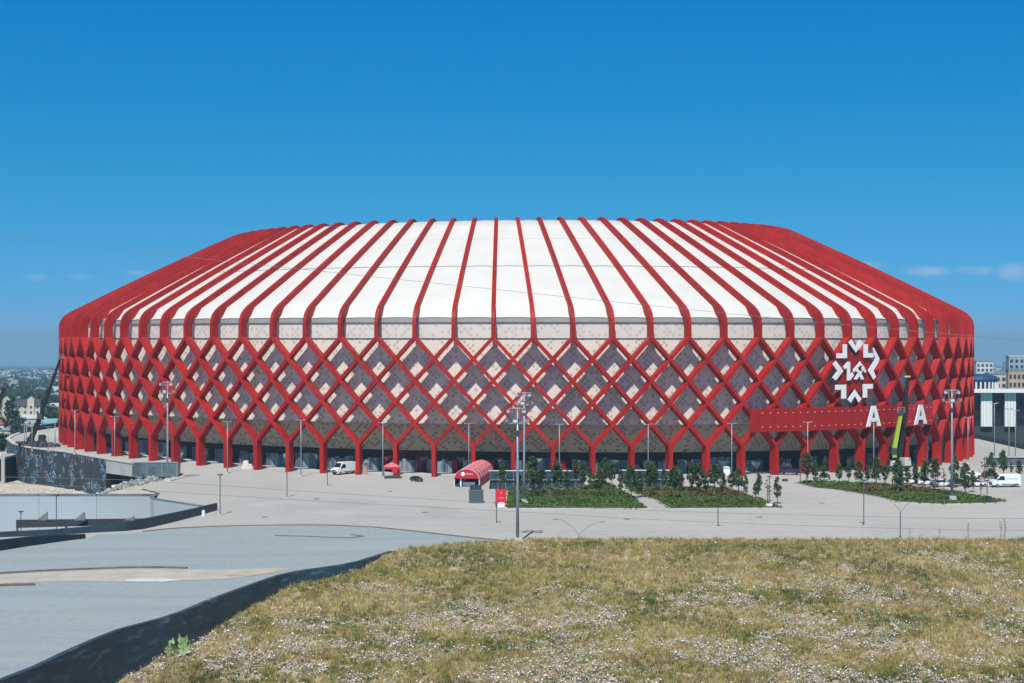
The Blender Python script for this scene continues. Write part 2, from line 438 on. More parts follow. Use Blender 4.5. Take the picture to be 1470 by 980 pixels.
# blue-grey coated ramp deck in the foreground
deck_top = [(190, 765), (205, 763), (250, 758.5), (300, 756), (345, 754.6), (390, 754), (440, 753.6), (480, 754), (540, 757), (590, 762), (650, 769), (700, 774), (745, 779), (800, 783)]
dk = [at(x, y, 0) for x, y in deck_top]
deckout = dk + [Vector((0, 242, 0))] + [at(x, y, 0) for x, y in reversed(wall_edge)] + [at(-300, 795, 0), at(0, 791, 0), at(43, 784, 0), at(100, 775, 0), at(123, 773, 0), at(140, 767, 0)]
def deck_mat():
    m = bpy.data.materials.new("coated_deck"); m.use_nodes = True
    t = m.node_tree; b = t.nodes["Principled BSDF"]; b.inputs["Roughness"].default_value = 0.7; b.inputs["Specular IOR Level"].default_value = 0.3
    g = t.nodes.new("ShaderNodeNewGeometry")
    mp = t.nodes.new("ShaderNodeMapping"); mp.inputs["Scale"].default_value = (0.03, 0.22, 1); mp.inputs["Rotation"].default_value = (0, 0, -0.12)
    t.links.new(g.outputs["Position"], mp.inputs["Vector"])
    n1 = t.nodes.new("ShaderNodeTexNoise"); n1.inputs["Scale"].default_value = 1; n1.inputs["Detail"].default_value = 8
    t.links.new(mp.outputs[0], n1.inputs["Vector"])
    r1 = t.nodes.new("ShaderNodeValToRGB"); t.links.new(n1.outputs["Fac"], r1.inputs[0])
    r1.color_ramp.elements[0].position = .3; r1.color_ramp.elements[0].color = (0.285, 0.345, 0.37, 1)
    r1.color_ramp.elements[1].position = .72; r1.color_ramp.elements[1].color = (0.355, 0.40, 0.41, 1)
    n3 = t.nodes.new("ShaderNodeTexNoise"); n3.inputs["Scale"].default_value = 1.1; n3.inputs["Detail"].default_value = 10; n3.inputs["Roughness"].default_value = .7
    t.links.new(g.outputs["Position"], n3.inputs["Vector"])
    r3 = t.nodes.new("ShaderNodeValToRGB"); t.links.new(n3.outputs["Fac"], r3.inputs[0])
    r3.color_ramp.elements[0].position = .35; r3.color_ramp.elements[0].color = (0.86, 0.87, 0.87, 1); r3.color_ramp.elements[1].position = .65; r3.color_ramp.elements[1].color = (1.05, 1.05, 1.04, 1)
    c = t.nodes.new("ShaderNodeMix"); c.data_type = 'RGBA'; c.blend_type = 'MULTIPLY'; c.inputs["Factor"].default_value = 1
    t.links.new(r1.outputs[0], c.inputs["A"]); t.links.new(r3.outputs[0], c.inputs["B"])
    t.links.new(c.outputs["Result"], b.inputs["Base Color"])
    return m
DECK = deck_mat()
sheet("ramp_deck", deckout, lambda x, y: 0.02, DECK, 10)
def strip(name, pts, w, h, m, z0=0.0, **kw):
    """a low kerb-like strip following points on the ground"""
    rings = []
    pts = [Vector(p) for p in pts]
    for k, p in enumerate(pts):
        d = pts[min(k + 1, len(pts) - 1)] - pts[max(k - 1, 0)]; d.z = 0; d.normalize(); nx, ny = -d.y * w / 2, d.x * w / 2
        b = p.z + z0
        rings.append([(p.x + nx, p.y + ny, b), (p.x + nx, p.y + ny, b + h), (p.x - nx, p.y - ny, b + h), (p.x - nx, p.y - ny, b)])
    mb = MB(); mb.sweep(rings)
    return mb.build(name, m, **kw)
strip("deck_kerb", dk[1:-1], 0.45, 0.14, BROWNK, 0.0, kind='structure')
strip("deck_kerb", [at(x, y, 0) for x, y in ((-120, 826), (0, 823.5), (60, 820), (120, 817.5), (180, 815.3), (230, 815), (268, 816))], 0.5, 0.22, BROWNK, 0.0, kind='structure')
strip("deck_kerb", [at(x, y, 0) for x, y in ((-120, 843), (0, 841), (50, 840))], 0.6, 0.25, BROWNK, 0.0, kind='structure')
strip("deck_kerb", [at(x, y, 0) for x, y in ((395, 769), (440, 770), (485, 772), (505, 772), (521, 770), (505, 767.6))], 0.35, 0.12, BROWNK, 0.0, kind='structure')
sheet("sand_patch", [at(x, y, 0) for x, y in ((-120, 828), (0, 825), (60, 821.5), (120, 818.8), (180, 817), (268, 817.5), (330, 818), (400, 815.5), (418, 817), (395, 822), (330, 831), (250, 834), (180, 835), (100, 834), (0, 838), (-120, 841))], lambda x, y: 0.045, mat("pale_sand", (0.44, 0.42, 0.37), 0.95, 0.1, 0.3), None)
sheet("sand_patch", [at(x, y, 0) for x, y in ((322, 826), (350, 820), (385, 816.6), (408, 816.8), (392, 822), (360, 827))], lambda x, y: 0.07, mat("ochre_sand", (0.46, 0.40, 0.31), 0.95, 0.1, 0.3), None)
sheet("plaster_patch", [at(x, y, 0) for x, y in ((178, 835), (185, 831.5), (205, 830.3), (240, 831), (262, 833), (235, 835.5))], lambda x, y: 0.07, mat("white_spill", (0.58, 0.59, 0.58), 0.9, 0.1, 0.6), None)

# dark bitumen-coated retaining wall between the deck and the dry meadow
def meadow_z(x, y):
    ys = (100, 150, 168, 176, 191, 210, 216, 225, 234, 243, 247, 252)
    zs = (-12.5, -8.0, -5.7, -4.6, -3.5, -1.9, -1.4, -0.9, 0.02, 0.14, 0.16, -0.6)
    z = float(np.interp(y, ys, zs))
    k = min(1, max(0, (236 - y) / 12)) * 0.85 + 0.06
    z += k * (0.7 * noise.noise(Vector((x * 0.03, y * 0.03, 3.1))) + 0.45 * noise.noise(Vector((x * 0.11, y * 0.11, 1.7))) + 0.16 * noise.noise(Vector((x * 0.4, y * 0.4, 7.7))))
    return z
we = [at(x, y, 0) for x, y in wall_edge]
dense = []
for a, b in zip(we[:-1], we[1:]):
    n = max(1, int((b - a).length / 2.5))
    for k in range(n): dense.append(a.lerp(b, k / n))
dense.append(we[-1])
t_ = thing("retaining_wall", "long dark bitumen coated retaining wall between the blue grey deck and the dry meadow", "retaining wall", (0, 0, 0))
mb = MB()
rings = []
for k, p in enumerate(dense):
    d = dense[min(k + 1, len(dense) - 1)] - dense[max(k - 1, 0)]; d.z = 0; d.normalize(); nx, ny = d.y, -d.x    # towards the meadow
    wob = 0.12 * noise.noise(Vector((p.x * 0.3, p.y * 0.3, 0)))
    rings.append([(p.x - nx * 0.5, p.y - ny * 0.5, -0.4), (p.x - nx * 0.5, p.y - ny * 0.5, 0.035), (p.x + nx * (0.12 + wob), p.y + ny * (0.12 + wob), 0.035), (p.x + nx * (0.55 + wob), p.y + ny * (0.55 + wob), meadow_z(p.x, p.y) - 2.0)])
mb.sweep(rings)
def bitum_streak():
    m = bpy.data.materials.new("streaked_bitumen"); m.use_nodes = True
    t = m.node_tree; b = t.nodes["Principled BSDF"]; b.inputs["Roughness"].default_value = 0.5; b.inputs["Specular IOR Level"].default_value = 0.4
    g = t.nodes.new("ShaderNodeNewGeometry")
    mp = t.nodes.new("ShaderNodeMapping"); mp.inputs["Scale"].default_value = (0.25, 0.25, 1.1)
    t.links.new(g.outputs["Position"], mp.inputs["Vector"])
    n1 = t.nodes.new("ShaderNodeTexNoise"); n1.inputs["Scale"].default_value = 1.2; n1.inputs["Detail"].default_value = 10; n1.inputs["Roughness"].default_value = 0.65
    t.links.new(mp.outputs[0], n1.inputs["Vector"])
    r1 = t.nodes.new("ShaderNodeValToRGB"); t.links.new(n1.outputs["Fac"], r1.inputs[0])
    r1.color_ramp.elements[0].position = .35; r1.color_ramp.elements[0].color = (0.022, 0.044, 0.060, 1)
    r1.color_ramp.elements[1].position = .75; r1.color_ramp.elements[1].color = (0.20, 0.27, 0.31, 1)
    e = r1.color_ramp.elements.new(.58); e.color = (0.042, 0.072, 0.092, 1)
    t.links.new(r1.outputs[0], b.inputs["Base Color"])
    bn = t.nodes.new("ShaderNodeBump"); bn.inputs["Distance"].default_value = 0.15; bn.inputs["Strength"].default_value = 0.5
    t.links.new(n1.outputs["Fac"], bn.inputs["Height"]); t.links.new(bn.outputs[0], b.inputs["Normal"])
    return m
BITS = bitum_streak()
mb.build("wall_face", BITS, t_)

# meadow
left = [(p.x + 0.3, p.y) for p in dense]
mout = left + [(-14.6, 237), (-12, 239.6), (-8, 242.2), (-2, 245), (5, 248), (12, 251.5), (150, 251.5), (150, 110), (-60, 105)]
def meadow_mat():
    m = bpy.data.materials.new("meadow_soil"); m.use_nodes = True
    t = m.node_tree; b = t.nodes["Principled BSDF"]; b.inputs["Roughness"].default_value = 0.95; b.inputs["Specular IOR Level"].default_value = 0.1
    g = t.nodes.new("ShaderNodeNewGeometry")
    n1 = t.nodes.new("ShaderNodeTexNoise"); n1.inputs["Scale"].default_value = 0.5; n1.inputs["Detail"].default_value = 10; n1.inputs["Roughness"].default_value = 0.7
    t.links.new(g.outputs["Position"], n1.inputs["Vector"])
    r1 = t.nodes.new("ShaderNodeValToRGB"); t.links.new(n1.outputs["Fac"], r1.inputs[0])
    r1.color_ramp.elements[0].position = .3; r1.color_ramp.elements[0].color = (0.14, 0.115, 0.06, 1)
    r1.color_ramp.elements[1].position = .7; r1.color_ramp.elements[1].color = (0.56, 0.48, 0.42, 1)
    e = r1.color_ramp.elements.new(.5); e.color = (0.30, 0.25, 0.155, 1)
    t.links.new(r1.outputs[0], b.inputs["Base Color"])
    return m
sheet("meadow_ground", mout, meadow_z, meadow_mat(), 1.4)

# rows of paving joints and drain covers that show on the open plaza
JOINT = mat("joint_filler", (0.27, 0.27, 0.265), .9, .15, .5)
rj = random.Random(4)
for k in range(9):
    Yj = 249 + k * 9.0; x0 = -30 + k * 1.5; x1 = 105
    pts_ = [Vector((x0 + (x1 - x0) * q / 10, Yj + (q - 5) * (q - 5) * .10 * (1 if k % 2 else .6), 0.0)) for q in range(11)]
    strip("paving_joint", pts_, .10, .012, JOINT, 0.0, kind='structure')
for k, (px, py) in enumerate(((455, 716), (610, 735), (560, 705), (900, 745), (1090, 742), (1180, 722), (380, 742))):
    p = at(px, py); t_ = thing("drain_cover", "small dark drain cover in the paving " + ("below the white van", "left of the grey kiosk box", "below the small red tent", "in front of the first hedge bed", "in front of the second hedge bed", "between the second bed and the tall path light", "right of the parapet tip")[k], "drain cover", p)
    mb = MB(); mb.box((0, 0, .015), (.9, .9, .05)); mb.build("frame", DARKT, t_)
    mb = MB()
    for q in range(4): mb.box((-.3 + q * .2, 0, .05), (.08, .75, .03))
    mb.build("grate", GREYT, t_)
sheet("worn_paving", [at(x, y, 0) for x, y in ((330, 722), (420, 712), (520, 716), (640, 727), (700, 740), (640, 748), (520, 744), (420, 735))], lambda x, y: .006, mat("worn_paving", (0.395, 0.40, 0.39), .9, .09, .12, detail=8), None)

# ================================================================== THE STADIUM
U = 23.5
PRM = dict(ds=0.36582, X0=-0.17195, Z0=15.16391, psi=(-0.10332, 1.20899, 0.075770, -0.00384, 0.00935), L=2.12625, h=1.2442, skew=0.09958, v=(-0.07752, 0.02221, -0.00262, -0.00537))
ii = np.arange(-24, 24.001, 0.05); uu = ii / 18
PSI = sum(c * uu ** k for k, c in enumerate(PRM['psi']))
VV = PRM['ds'] * (1 + PRM['v'][0] * uu + PRM['v'][1] * uu ** 2 + PRM['v'][2] * uu ** 3 + PRM['v'][3] * uu ** 4)
dX = np.cos(PSI) * VV; dZ = np.sin(PSI) * VV
XX = np.concatenate([[0], np.cumsum((dX[1:] + dX[:-1]) / 2 * .05)]); ZZ = np.concatenate([[0], np.cumsum((dZ[1:] + dZ[:-1]) / 2 * .05)])
mid = len(ii) // 2
XX = (XX - XX[mid] + PRM['X0']) * U; ZZ = (ZZ - ZZ[mid] + PRM['Z0']) * U
def S(i, w, z):
    """point of the stadium: bay number i along the facade, w metres inwards, height z"""
    x = np.interp(i, ii, XX); y = np.interp(i, ii, ZZ); ps = np.interp(i, ii, PSI) + PRM['skew']
    return Vector((x - math.sin(ps) * w, y + math.cos(ps) * w, z))
def T(i):
    ps = float(np.interp(i, ii, PSI)) + PRM['skew']
    return Vector((math.cos(ps), math.sin(ps), 0))
def IN(i):
    ps = float(np.interp(i, ii, PSI)) + PRM['skew']
    return Vector((-math.sin(ps), math.cos(ps), 0))
def bay(i):
    return U * float(np.interp(i, ii, VV))
def kk(i):
    u = i / 18.0
    return -0.00454 * u ** 3 + 0.0479 * u * u + 0.0292 * u + 0.9883
def zrow(i, r):
    return 30.0 - U * kk(i) * r / 5.0
def i_at(px, w=0.0):
    lo, hi = -20.0, 20.0
    for _ in range(40):
        m = (lo + hi) / 2; p = S(m, w, 0)
        if 735 + F * p.x / p.y < px: lo = m
        else: hi = m
    return (lo + hi) / 2
I0, I1 = -21, 21
stad = thing("stadium", "huge round stadium with white ribbed roof and red diamond lattice facade", "stadium", (0, 470, 0))
OFF = Vector((0, -470, 0))
def sb(mb, name, m, **kw):
    return mb.build(name, m, stad, loc=tuple(OFF), **kw)
FIN = 2.1
L = PRM['L'] * U; HT = 30 + PRM['h'] * U
# outer line of a rib: up from the lattice, over the eave, up the roof, over the inner ring
prof = [(0, 29.75), (0, 31.5), (0.0, 33.0), (0.25, 34.2), (0.8, 35.3), (1.7, 36.2), (2.9, 37.0), (4.4, 37.8)]
slope = (HT - 0.9 - 37.8) / (L - 3.2 - 4.4)
for k in range(1, 7):
    w = 4.4 + (L - 3.2 - 4.4) * k / 6
    prof.append((w, 37.8 + slope * (w - 4.4) + 0.35 * math.sin(math.pi * k / 6)))
prof += [(L - 1.7, HT - 0.25), (L - 0.2, HT), (L + 1.4, HT - 0.35), (L + 2.6, HT - 1.3), (L + 3.4, HT - 2.7)]
def inner_prof(d):
    out = []
    for k, p in enumerate(prof):
        a = Vector(prof[max(k - 1, 0)]); b = Vector(prof[min(k + 1, len(prof) - 1)]); t = (b - a).normalized()
        out.append((p[0] + t.y * d, p[1] - t.x * d))
    out[0] = (d, prof[0][1])
    return out
pin = inner_prof(FIN)
for i in range(I0, I1 + 1):
    mb = MB(); rings = []; tv = T(i) * 0.40
    for (w0, z0), (w1, z1) in zip(prof, pin):
        a = S(i, w0, z0); b = S(i, w1, z1)
        rings.append([a - tv, a + tv, b + tv, b - tv])
    mb.sweep(rings); sb(mb, "roof_rib", RED)
# lattice beams: each runs from a rib foot down to the top of a pillar
def node_pt(i, r, w):
    return S(i, w, zrow(i, r))
def beam(i0, sgn, tw):
    mb = MB(); rings = []
    n = 5
    for k in range(0, n + 1):
        i = i0 + sgn * 0.5 * k
        if i < I0 - 1 or i > I1 + 1: return
        p = node_pt(i, k, tw)
        a = node_pt(i - sgn * .25, k - .5, tw); b = node_pt(i + sgn * .25, k + .5, tw)
        d = (b - a).normalized(); nrm_ = IN(i)
        s = d.cross(nrm_).normalized() * 0.37
        q = p + nrm_ * (FIN - 2 * tw)
        if k == 0: p = p + d * 0.15; q = q + d * 0.15
        if k == n: p = p - d * 0.05; q = q - d * 0.05
        rings.append([p - s, p + s, q + s, q - s])
    mb.sweep(rings); sb(mb, "lattice_beam", RED)
for i in range(I0, I1 + 1):
    beam(i, 1, 0.03); beam(i, -1, 0.06)
for k in range(I0, I1):
    i = k + 0.5
    mb = MB(); tv = T(i) * 0.45; zt = zrow(i, 5) + 0.25; zb_ = ground(*S(i, 0, 0)[:2]) - 0.2
    pts = []
    for z in (zb_, zt):
        a = S(i, 0, z); b = S(i, FIN + .02, z); pts += [a - tv, a + tv, b + tv, b - tv]
    mb.hexa(pts); sb(mb, "pillar", RED)

def bay_panel(i, cols, name, m, seam=False):
    """cols = list of (w, zfun) rows from top to bottom; UVs in metres"""
    nsub = 2
    me = bpy.data.meshes.new(name); V = []; Fc = []; uvs = []
    nr = len(cols)
    g = 0.0012
    for r, (w, zf) in enumerate(cols):
        for s in range(nsub + 1):
            ig = i + g + (1 - 2 * g) * s / nsub
            V.append(S(ig, w, zf(ig)))
    # UV: along the facade and down the developed surface
    dev = [0]
    for r in range(1, nr):
        dev.append(dev[-1] - (S(i, *[cols[r][0], cols[r][1](i)]) - S(i, cols[r - 1][0], cols[r - 1][1](i))).length)
    for r in range(nr - 1):
        for s in range(nsub):
            a = r * (nsub + 1) + s
            Fc.append((a, a + nsub + 1, a + nsub + 2, a + 1))
            uvs += [((i + s / nsub) * 8.6, dev[r]), ((i + s / nsub) * 8.6, dev[r + 1]), ((i + (s + 1) / nsub) * 8.6, dev[r + 1]), ((i + (s + 1) / nsub) * 8.6, dev[r])]
    # give it thickness: back faces 0.12 m inwards
    n0 = len(V); nf = len(Fc)
    V += [v + IN(i + .5) * 0.12 for v in V[:n0]]
    back = [tuple(reversed([n0 + k for k in f])) for f in Fc]
    for f in back: uvs += [(0, 0)] * 4
    Fc += back
    me.from_pydata([tuple(v) for v in V], [], Fc); me.materials.append(m)
    ul = me.uv_layers.new(name="metres")
    for k, c in enumerate(uvs): ul.data[k].uv = c
    me.update()
    return link(name, me, stad, tuple(OFF))
WALLW = 3.4
for i in range(I0, I1):
    bay_panel(i, [(WALLW, lambda j: 33.35), (WALLW, lambda j: 29.85)], "upper_cladding", TOPPANEL)
    bay_panel(i, [(WALLW + .04, lambda j: 29.6), (WALLW + .04, lambda j: zrow(j, 2.0)), (WALLW + .04, lambda j: zrow(j, 4.02))], "printed_panel", PANEL)
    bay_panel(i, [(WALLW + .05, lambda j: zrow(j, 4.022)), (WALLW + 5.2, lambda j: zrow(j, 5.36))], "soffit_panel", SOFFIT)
    # eave gutter, joint strip
    mb = MB(); rings = []
    for s in range(3):
        j = i + s / 2; a = S(j, WALLW - .35, 33.3); b = S(j, WALLW + .3, 33.3)
        up = Vector((0, 0, 1.0)); rings.append([a, b, b + up, a + up])
    mb.sweep(rings); sb(mb, "gutter", mat("gutter_sheet", (0.36, 0.34, 0.32), .5, .06, .5))
    mb = MB(); rings = []
    for s in range(3):
        j = i + s / 2; a = S(j, WALLW - .06, 29.62); b = S(j, WALLW + .2, 29.62); up = Vector((0, 0, .21)); rings.append([a, b, b + up, a + up])
    mb.sweep(rings); sb(mb, "joint_strip", DARKT)
# white roof membrane, one field per bay, with welded cross seams and a slight bulge between the ribs
mprof = [(WALLW - .45, 34.25), (WALLW + .2, 34.6), (5.2, 36.8)]
nw = 12
for k in range(1, nw + 1):
    w = 5.2 + (L - 0.4 - 5.2) * k / nw
    mprof.append((w, 36.8 + (HT - 0.95 - 36.8) * k / nw + 0.35 * math.sin(math.pi * k / nw)))
mprof += [(L + 1.5, HT - 1.9)]
for i in range(I0, I1):
    V = []; Fc = []; ns = 6
    for (w, z) in mprof:
        for s in range(ns + 1):
            f = s / ns
            V.append(tuple(S(i + f, w, z + 0.16 * math.sin(math.pi * f))))
    for r in range(len(mprof) - 1):
        for s in range(ns):
            a = r * (ns + 1) + s; Fc.append((a, a + 1, a + ns + 2, a + ns + 1))
    me = bpy.data.meshes.new("roof_membrane"); me.from_pydata(V, [], Fc); me.materials.append(MEMB)
    me.polygons.foreach_set("use_smooth", [True] * len(Fc)); me.update()
    link("roof_membrane", me, stad, tuple(OFF))
    for kq, wd in ((7, .10), (11, .06)):
        w, z = mprof[kq]; w2, z2 = mprof[kq + 1]
        mb = MB(); rings = []
        for s in range(ns + 1):
            f = s / ns; b = 0.16 * math.sin(math.pi * f) + 0.03
            a = S(i + f, w, z + b); t2 = (S(i + f, w2, z2 + b) - a).normalized() * wd
            rings.append([a - t2, a + t2, a + t2 + Vector((0, 0, .05)), a - t2 + Vector((0, 0, .05))])
        mb.sweep(rings); sb(mb, "roof_seam", GREYT if kq == 7 else MEMB)
# recessed ground floor under the soffit: dark wall with glazing, doors, white kerb step
DOORF = mat("door_frame_grey", (0.20, 0.25, 0.30), 0.5, 0.1, 2)
BLUEPANE = mat("entrance_glass", (0.06, 0.10, 0.13), 0.15, 0.3, 0.8, spec=0.6)
POSTER = mat("red_poster", (0.28, 0.008, 0.02), 0.6, 0.1, 1)
WARM = mat("ceiling_spot_cover", (0.45, 0.45, 0.42), 0.5, 0.05, 1)
rd = random.Random(5)
BACK = WALLW + 5.6
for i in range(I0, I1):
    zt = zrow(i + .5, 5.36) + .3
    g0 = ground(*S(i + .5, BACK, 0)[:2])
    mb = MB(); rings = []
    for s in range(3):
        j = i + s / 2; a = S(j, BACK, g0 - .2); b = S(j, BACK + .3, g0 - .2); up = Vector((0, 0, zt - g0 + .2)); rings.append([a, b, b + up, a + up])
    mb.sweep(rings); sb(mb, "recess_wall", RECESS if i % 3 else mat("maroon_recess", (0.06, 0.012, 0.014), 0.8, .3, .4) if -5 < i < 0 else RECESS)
    if -16 < i < 17:
        kind_ = rd.choice((0, 1, 1, 2)) if not (-4 <= i <= -1) else 1
        nP = 5 if kind_ else 3
        wv = T(i + .5)
        for q in range(nP):
            f = 0.14 + 0.72 * (q + .5) / nP
            if kind_ == 2 and q == 2: continue
            c = S(i + f, BACK - .06, 0); wd = 8.4 * .72 / nP * .42; h = rd.choice((2.6, 3.0)) if kind_ != 0 else 3.4
            mb = MB(); a = c - wv * wd; b = c + wv * wd; n_ = -IN(i + .5) * .06
            z0, z1 = g0 + .15, g0 + .15 + h
            mb.prism([(a.x, a.y, z0), (b.x, b.y, z0), (b.x, b.y, z1), (a.x, a.y, z1)], n_)
            fr = sb(mb, "entrance_door" if kind_ else "window", DOORF)
            mb = MB(); a = c - wv * (wd - .14) + n_ * 1.02; b = c + wv * (wd - .14) + n_ * 1.02
            mb.prism([(a.x, a.y, z0 + .14), (b.x, b.y, z0 + .14), (b.x, b.y, z1 - .14), (a.x, a.y, z1 - .14)], n_ * .3)
            mb.build("pane", BLUEPANE if rd.random() < .75 else mat("pale_pane", (0.22, 0.27, 0.30), .3, .2, 1), fr)
        if -4 <= i <= 1:
            c = S(i + .93, BACK - .1, 0); mb = MB(); a = c - wv * .55; b = c + wv * .55
            mb.prism([(a.x, a.y, g0 + .4), (b.x, b.y, g0 + .4), (b.x, b.y, g0 + 3.2), (a.x, a.y, g0 + 3.2)], -IN(i + .5) * .1)
            sb(mb, "poster", POSTER)
        mb = MB(); c = S(i + .35, WALLW + 3.6, zrow(i, 5.0)); mb.box(tuple(S(i + .4, WALLW + 4.6, zrow(i, 5.3) - .1)), (.9, .5, .2)); sb(mb, "ceiling_lamp", WARM)
    mb = MB(); rings = []
    for s in range(3):
        j = i + s / 2; g1 = ground(*S(j, 5.5, 0)[:2]); a = S(j, 5.0, g1 - .1); b = S(j, BACK, g1 - .1); up = Vector((0, 0, .32)); rings.append([a, b, b + up, a + up])
    mb.sweep(rings); sb(mb, "entrance_step", KERB)
# closed rear of the bowl (not seen from here): plain wall and roof
pa, pb_ = S(I1, WALLW, 0), S(I0, WALLW, 0)
ta, tb = T(I1), T(I0)
mbw = MB(); mbr = MB(); prev = None
for k in range(25):
    t = k / 24; h0 = 170
    c = [(1 - t) ** 3, 3 * t * (1 - t) ** 2, 3 * t * t * (1 - t), t ** 3]
    p = pa * c[0] + (pa + ta * h0) * c[1] + (pb_ - tb * h0) * c[2] + pb_ * c[3]
    ctr = Vector((-5, 480, 0)); q = ctr + (p - ctr) * 0.60
    cur = (Vector((p.x, p.y, 33)), Vector((p.x, p.y, -1)), Vector((q.x, q.y, HT - 1.4)))
    if prev:
        mbw.poly([prev[1], cur[1], cur[0], prev[0]]); mbr.poly([prev[0], cur[0], cur[2], prev[2]])
    prev = cur
sb(mbw, "rear_wall", PANEL); sb(mbr, "rear_roof", MEMB)

# ---- red sign band, letters and emblem in front of the lattice
ia, ib = i_at(1077, -1), i_at(1339, -1)
band = thing("sign_band", "long flat red sign band of sheet panels curving along the lattice at right", "sign", tuple(S((ia + ib) / 2, -.9, 9.4)))
bo = -Vector(band.location)
npan = 30
isplit = i_at(1291, -1)
RED3 = mat("red_sign_sheet_newer", (0.42, 0.02, 0.024), 0.5, 0.06, 0.5)
PIN = mat("pale_fixing", (0.75, 0.45, 0.42), 0.5, 0.1, 2)
for k in range(npan):
    a = ia + (ib - ia) * k / npan; b = ia + (ib - ia) * (k + 1) / npan
    pr = 0.012 * (k % 3)
    if abs((a + b) / 2 - isplit) < (ib - ia) / npan * 0.55: continue
    mb = MB(); p0 = S(a + .004, -.95 - pr, 9.45); p1 = S(b - .004, -.95 - pr, 9.45); q0 = S(a + .004, -.75, 9.45); q1 = S(b - .004, -.75, 9.45); up = Vector((0, 0, 5.1))
    mb.hexa([p0, p1, q1, q0, p0 + up, p1 + up, q1 + up, q0 + up])
    pn = mb.build("sign_panel", RED3 if a > isplit else RED2, band, loc=tuple(bo))
    if k > 0:
        for zf in ((10.5, 13.55)):
            mb = MB(); mb.box(tuple(S((a + b) / 2, -1.0 - pr, zf)), (.34, .12, .16), rz=math.atan2(T(a).y, T(a).x)); mb.build("fixing", PIN, pn)
mb = MB()
for zf in (9.9, 14.1):
    mb.tube([S(ia + (ib - ia) * q / 12, -.45, zf) for q in range(13)], .16, 5)
mb.build("support_rail", RED, band, loc=tuple(bo))

def flat_shape(name, polys, m, org, ux, uz, nv, thick, parent=None, **kw):
    """2-D polygons standing on a plane in the world, extruded to real thickness"""
    mb = MB()
    for pl in polys:
        mb.prism([org + ux * x + uz * z for x, z in pl], nv * thick)
    return mb.build(name, m, parent, **kw)
UZ = Vector((0, 0, 1))
A_POLYS = [[(-2.25, 0), (-1.15, 0), (.28, 5), (-.62, 5)][0:4], [(2.25, 0), (1.15, 0), (-.28, 5), (.62, 5)], [(-1.3, 1.15), (1.3, 1.15), (1.05, 2.05), (-1.05, 2.05)]]
WL = mat("white_letter_face", (0.86, 0.86, 0.86), 0.4, 0.02, 1)
for px, py0, py1, lab in ((1254.5, 611.5, 582.0, "large white letter A standing on the red sign band left of the green boom"), (1322, 608.5, 580.5, "large white letter A at the right end of the red sign band")):
    i = i_at(px, -1.3); o = S(i, -1.35, 0); d = o.y
    zb_ = 30 - (py0 - 484) * d / F; zt = 30 - (py1 - 484) * d / F
    o.z = zb_; sc = (zt - zb_) / 5.0
    tt_ = T(i); cs_l = tt_.x - tt_.y * (S(i, -1.35, 0).x / S(i, -1.35, 0).y); wl_ = {1254.5: 21, 1322: 18}[px] * S(i, -1.35, 0).y / F / cs_l / (4.5 * sc)
    le = link("letter_sign", None, None, tuple(o), 0, lab, "letter")
    mb = MB(); mb_p = A_POLYS; off = 0
    for pl in A_POLYS:
        mb.prism([T(i) * x * sc * wl_ + UZ * z * sc + IN(i) * off for x, z in pl], IN(i) * .22); off += .02
    mb.build("letter_face", WL, le)
    mb = MB()
    for sx in (-1, 1):
        mb.box(tuple(IN(i) * .62 + T(i) * sx * .8 + UZ * 1.6 * sc), (.12, .6, .12), rz=math.atan2(T(i).y, T(i).x))
    mb.build("bracket", DARKT, le)

ie = i_at(1228, -1.3); eo = S(ie, -1.5, 0); ex = T(ie); en = IN(ie)
pm = eo.y / F                                                     # metres per photo pixel there
csx = ex.x - ex.y * (eo.x / eo.y)
def em(pl, dx=0):
    return [(((x - 430) / 8.91) * pm / csx, 30 - (480 + y / 8.91 - 484) * pm) for x, y in pl]
emb = thing("emblem_sign", "white folk pattern emblem on a red backing hung on the lattice above the sign band", "emblem", tuple(eo))
wp = [
 [(335, 100), (375, 60), (428, 150), (428, 228)], [(428, 228), (428, 150), (480, 68), (522, 108)],
 [(265, 122), (315, 122), (315, 298), (265, 298)], [(185, 236), (264, 236), (264, 298), (185, 298)],
 [(530, 122), (583, 122), (583, 294), (530, 294)], [(584, 236), (655, 236), (655, 294), (584, 294)],
 [(138, 375), (178, 330), (268, 460), (196, 460)], [(196, 461), (268, 461), (175, 580), (133, 543)],
 [(585, 460), (662, 345), (715, 372), (655, 460)], [(585, 461), (655, 461), (688, 545), (655, 582)], [(645, 175), (660, 168), (735, 312), (715, 371), (662, 344), (680, 310)],  # last outline: a bright sun reflection modelled as one more white arm
 [(170, 635), (305, 635), (305, 698), (170, 698)], [(246, 699), (305, 699), (305, 812), (246, 812)],
 [(520, 635), (648, 635), (648, 696), (520, 696)], [(520, 697), (574, 697), (574, 810), (520, 810)],
 [(415, 702), (415, 785), (365, 868), (325, 828)], [(416, 702), (500, 825), (464, 872), (416, 785)],
 [(268, 410), (322, 345), (356, 345), (356, 420), (318, 420), (290, 440)], [(318, 421), (356, 421), (356, 582), (318, 582)], [(357, 520), (382, 480), (404, 515), (357, 582)],
]
wp = [em(p) for p in wp]
fig = [[(480, 342), (520, 395), (480, 398), (455, 425), (430, 410)], [(521, 396), (548, 435), (510, 470), (503, 428)], [(430, 411), (454, 426), (470, 462), (440, 478), (415, 432)],
       [(482, 462), (512, 478), (482, 520), (448, 480)], [(392, 455), (430, 405), (445, 430), (408, 488)], [(520, 400), (566, 470), (548, 492), (505, 432)],
       [(455, 498), (500, 498), (448, 575), (410, 568)], [(470, 500), (505, 498), (536, 572), (496, 575)]]
fig = [em(p) for p in fig]
emb_o = Vector((0, 0, 0))
flat_shape("folk_frame_and_glint", wp, WL, Vector((0, 0, 0)), ex, UZ, en, .16, emb)
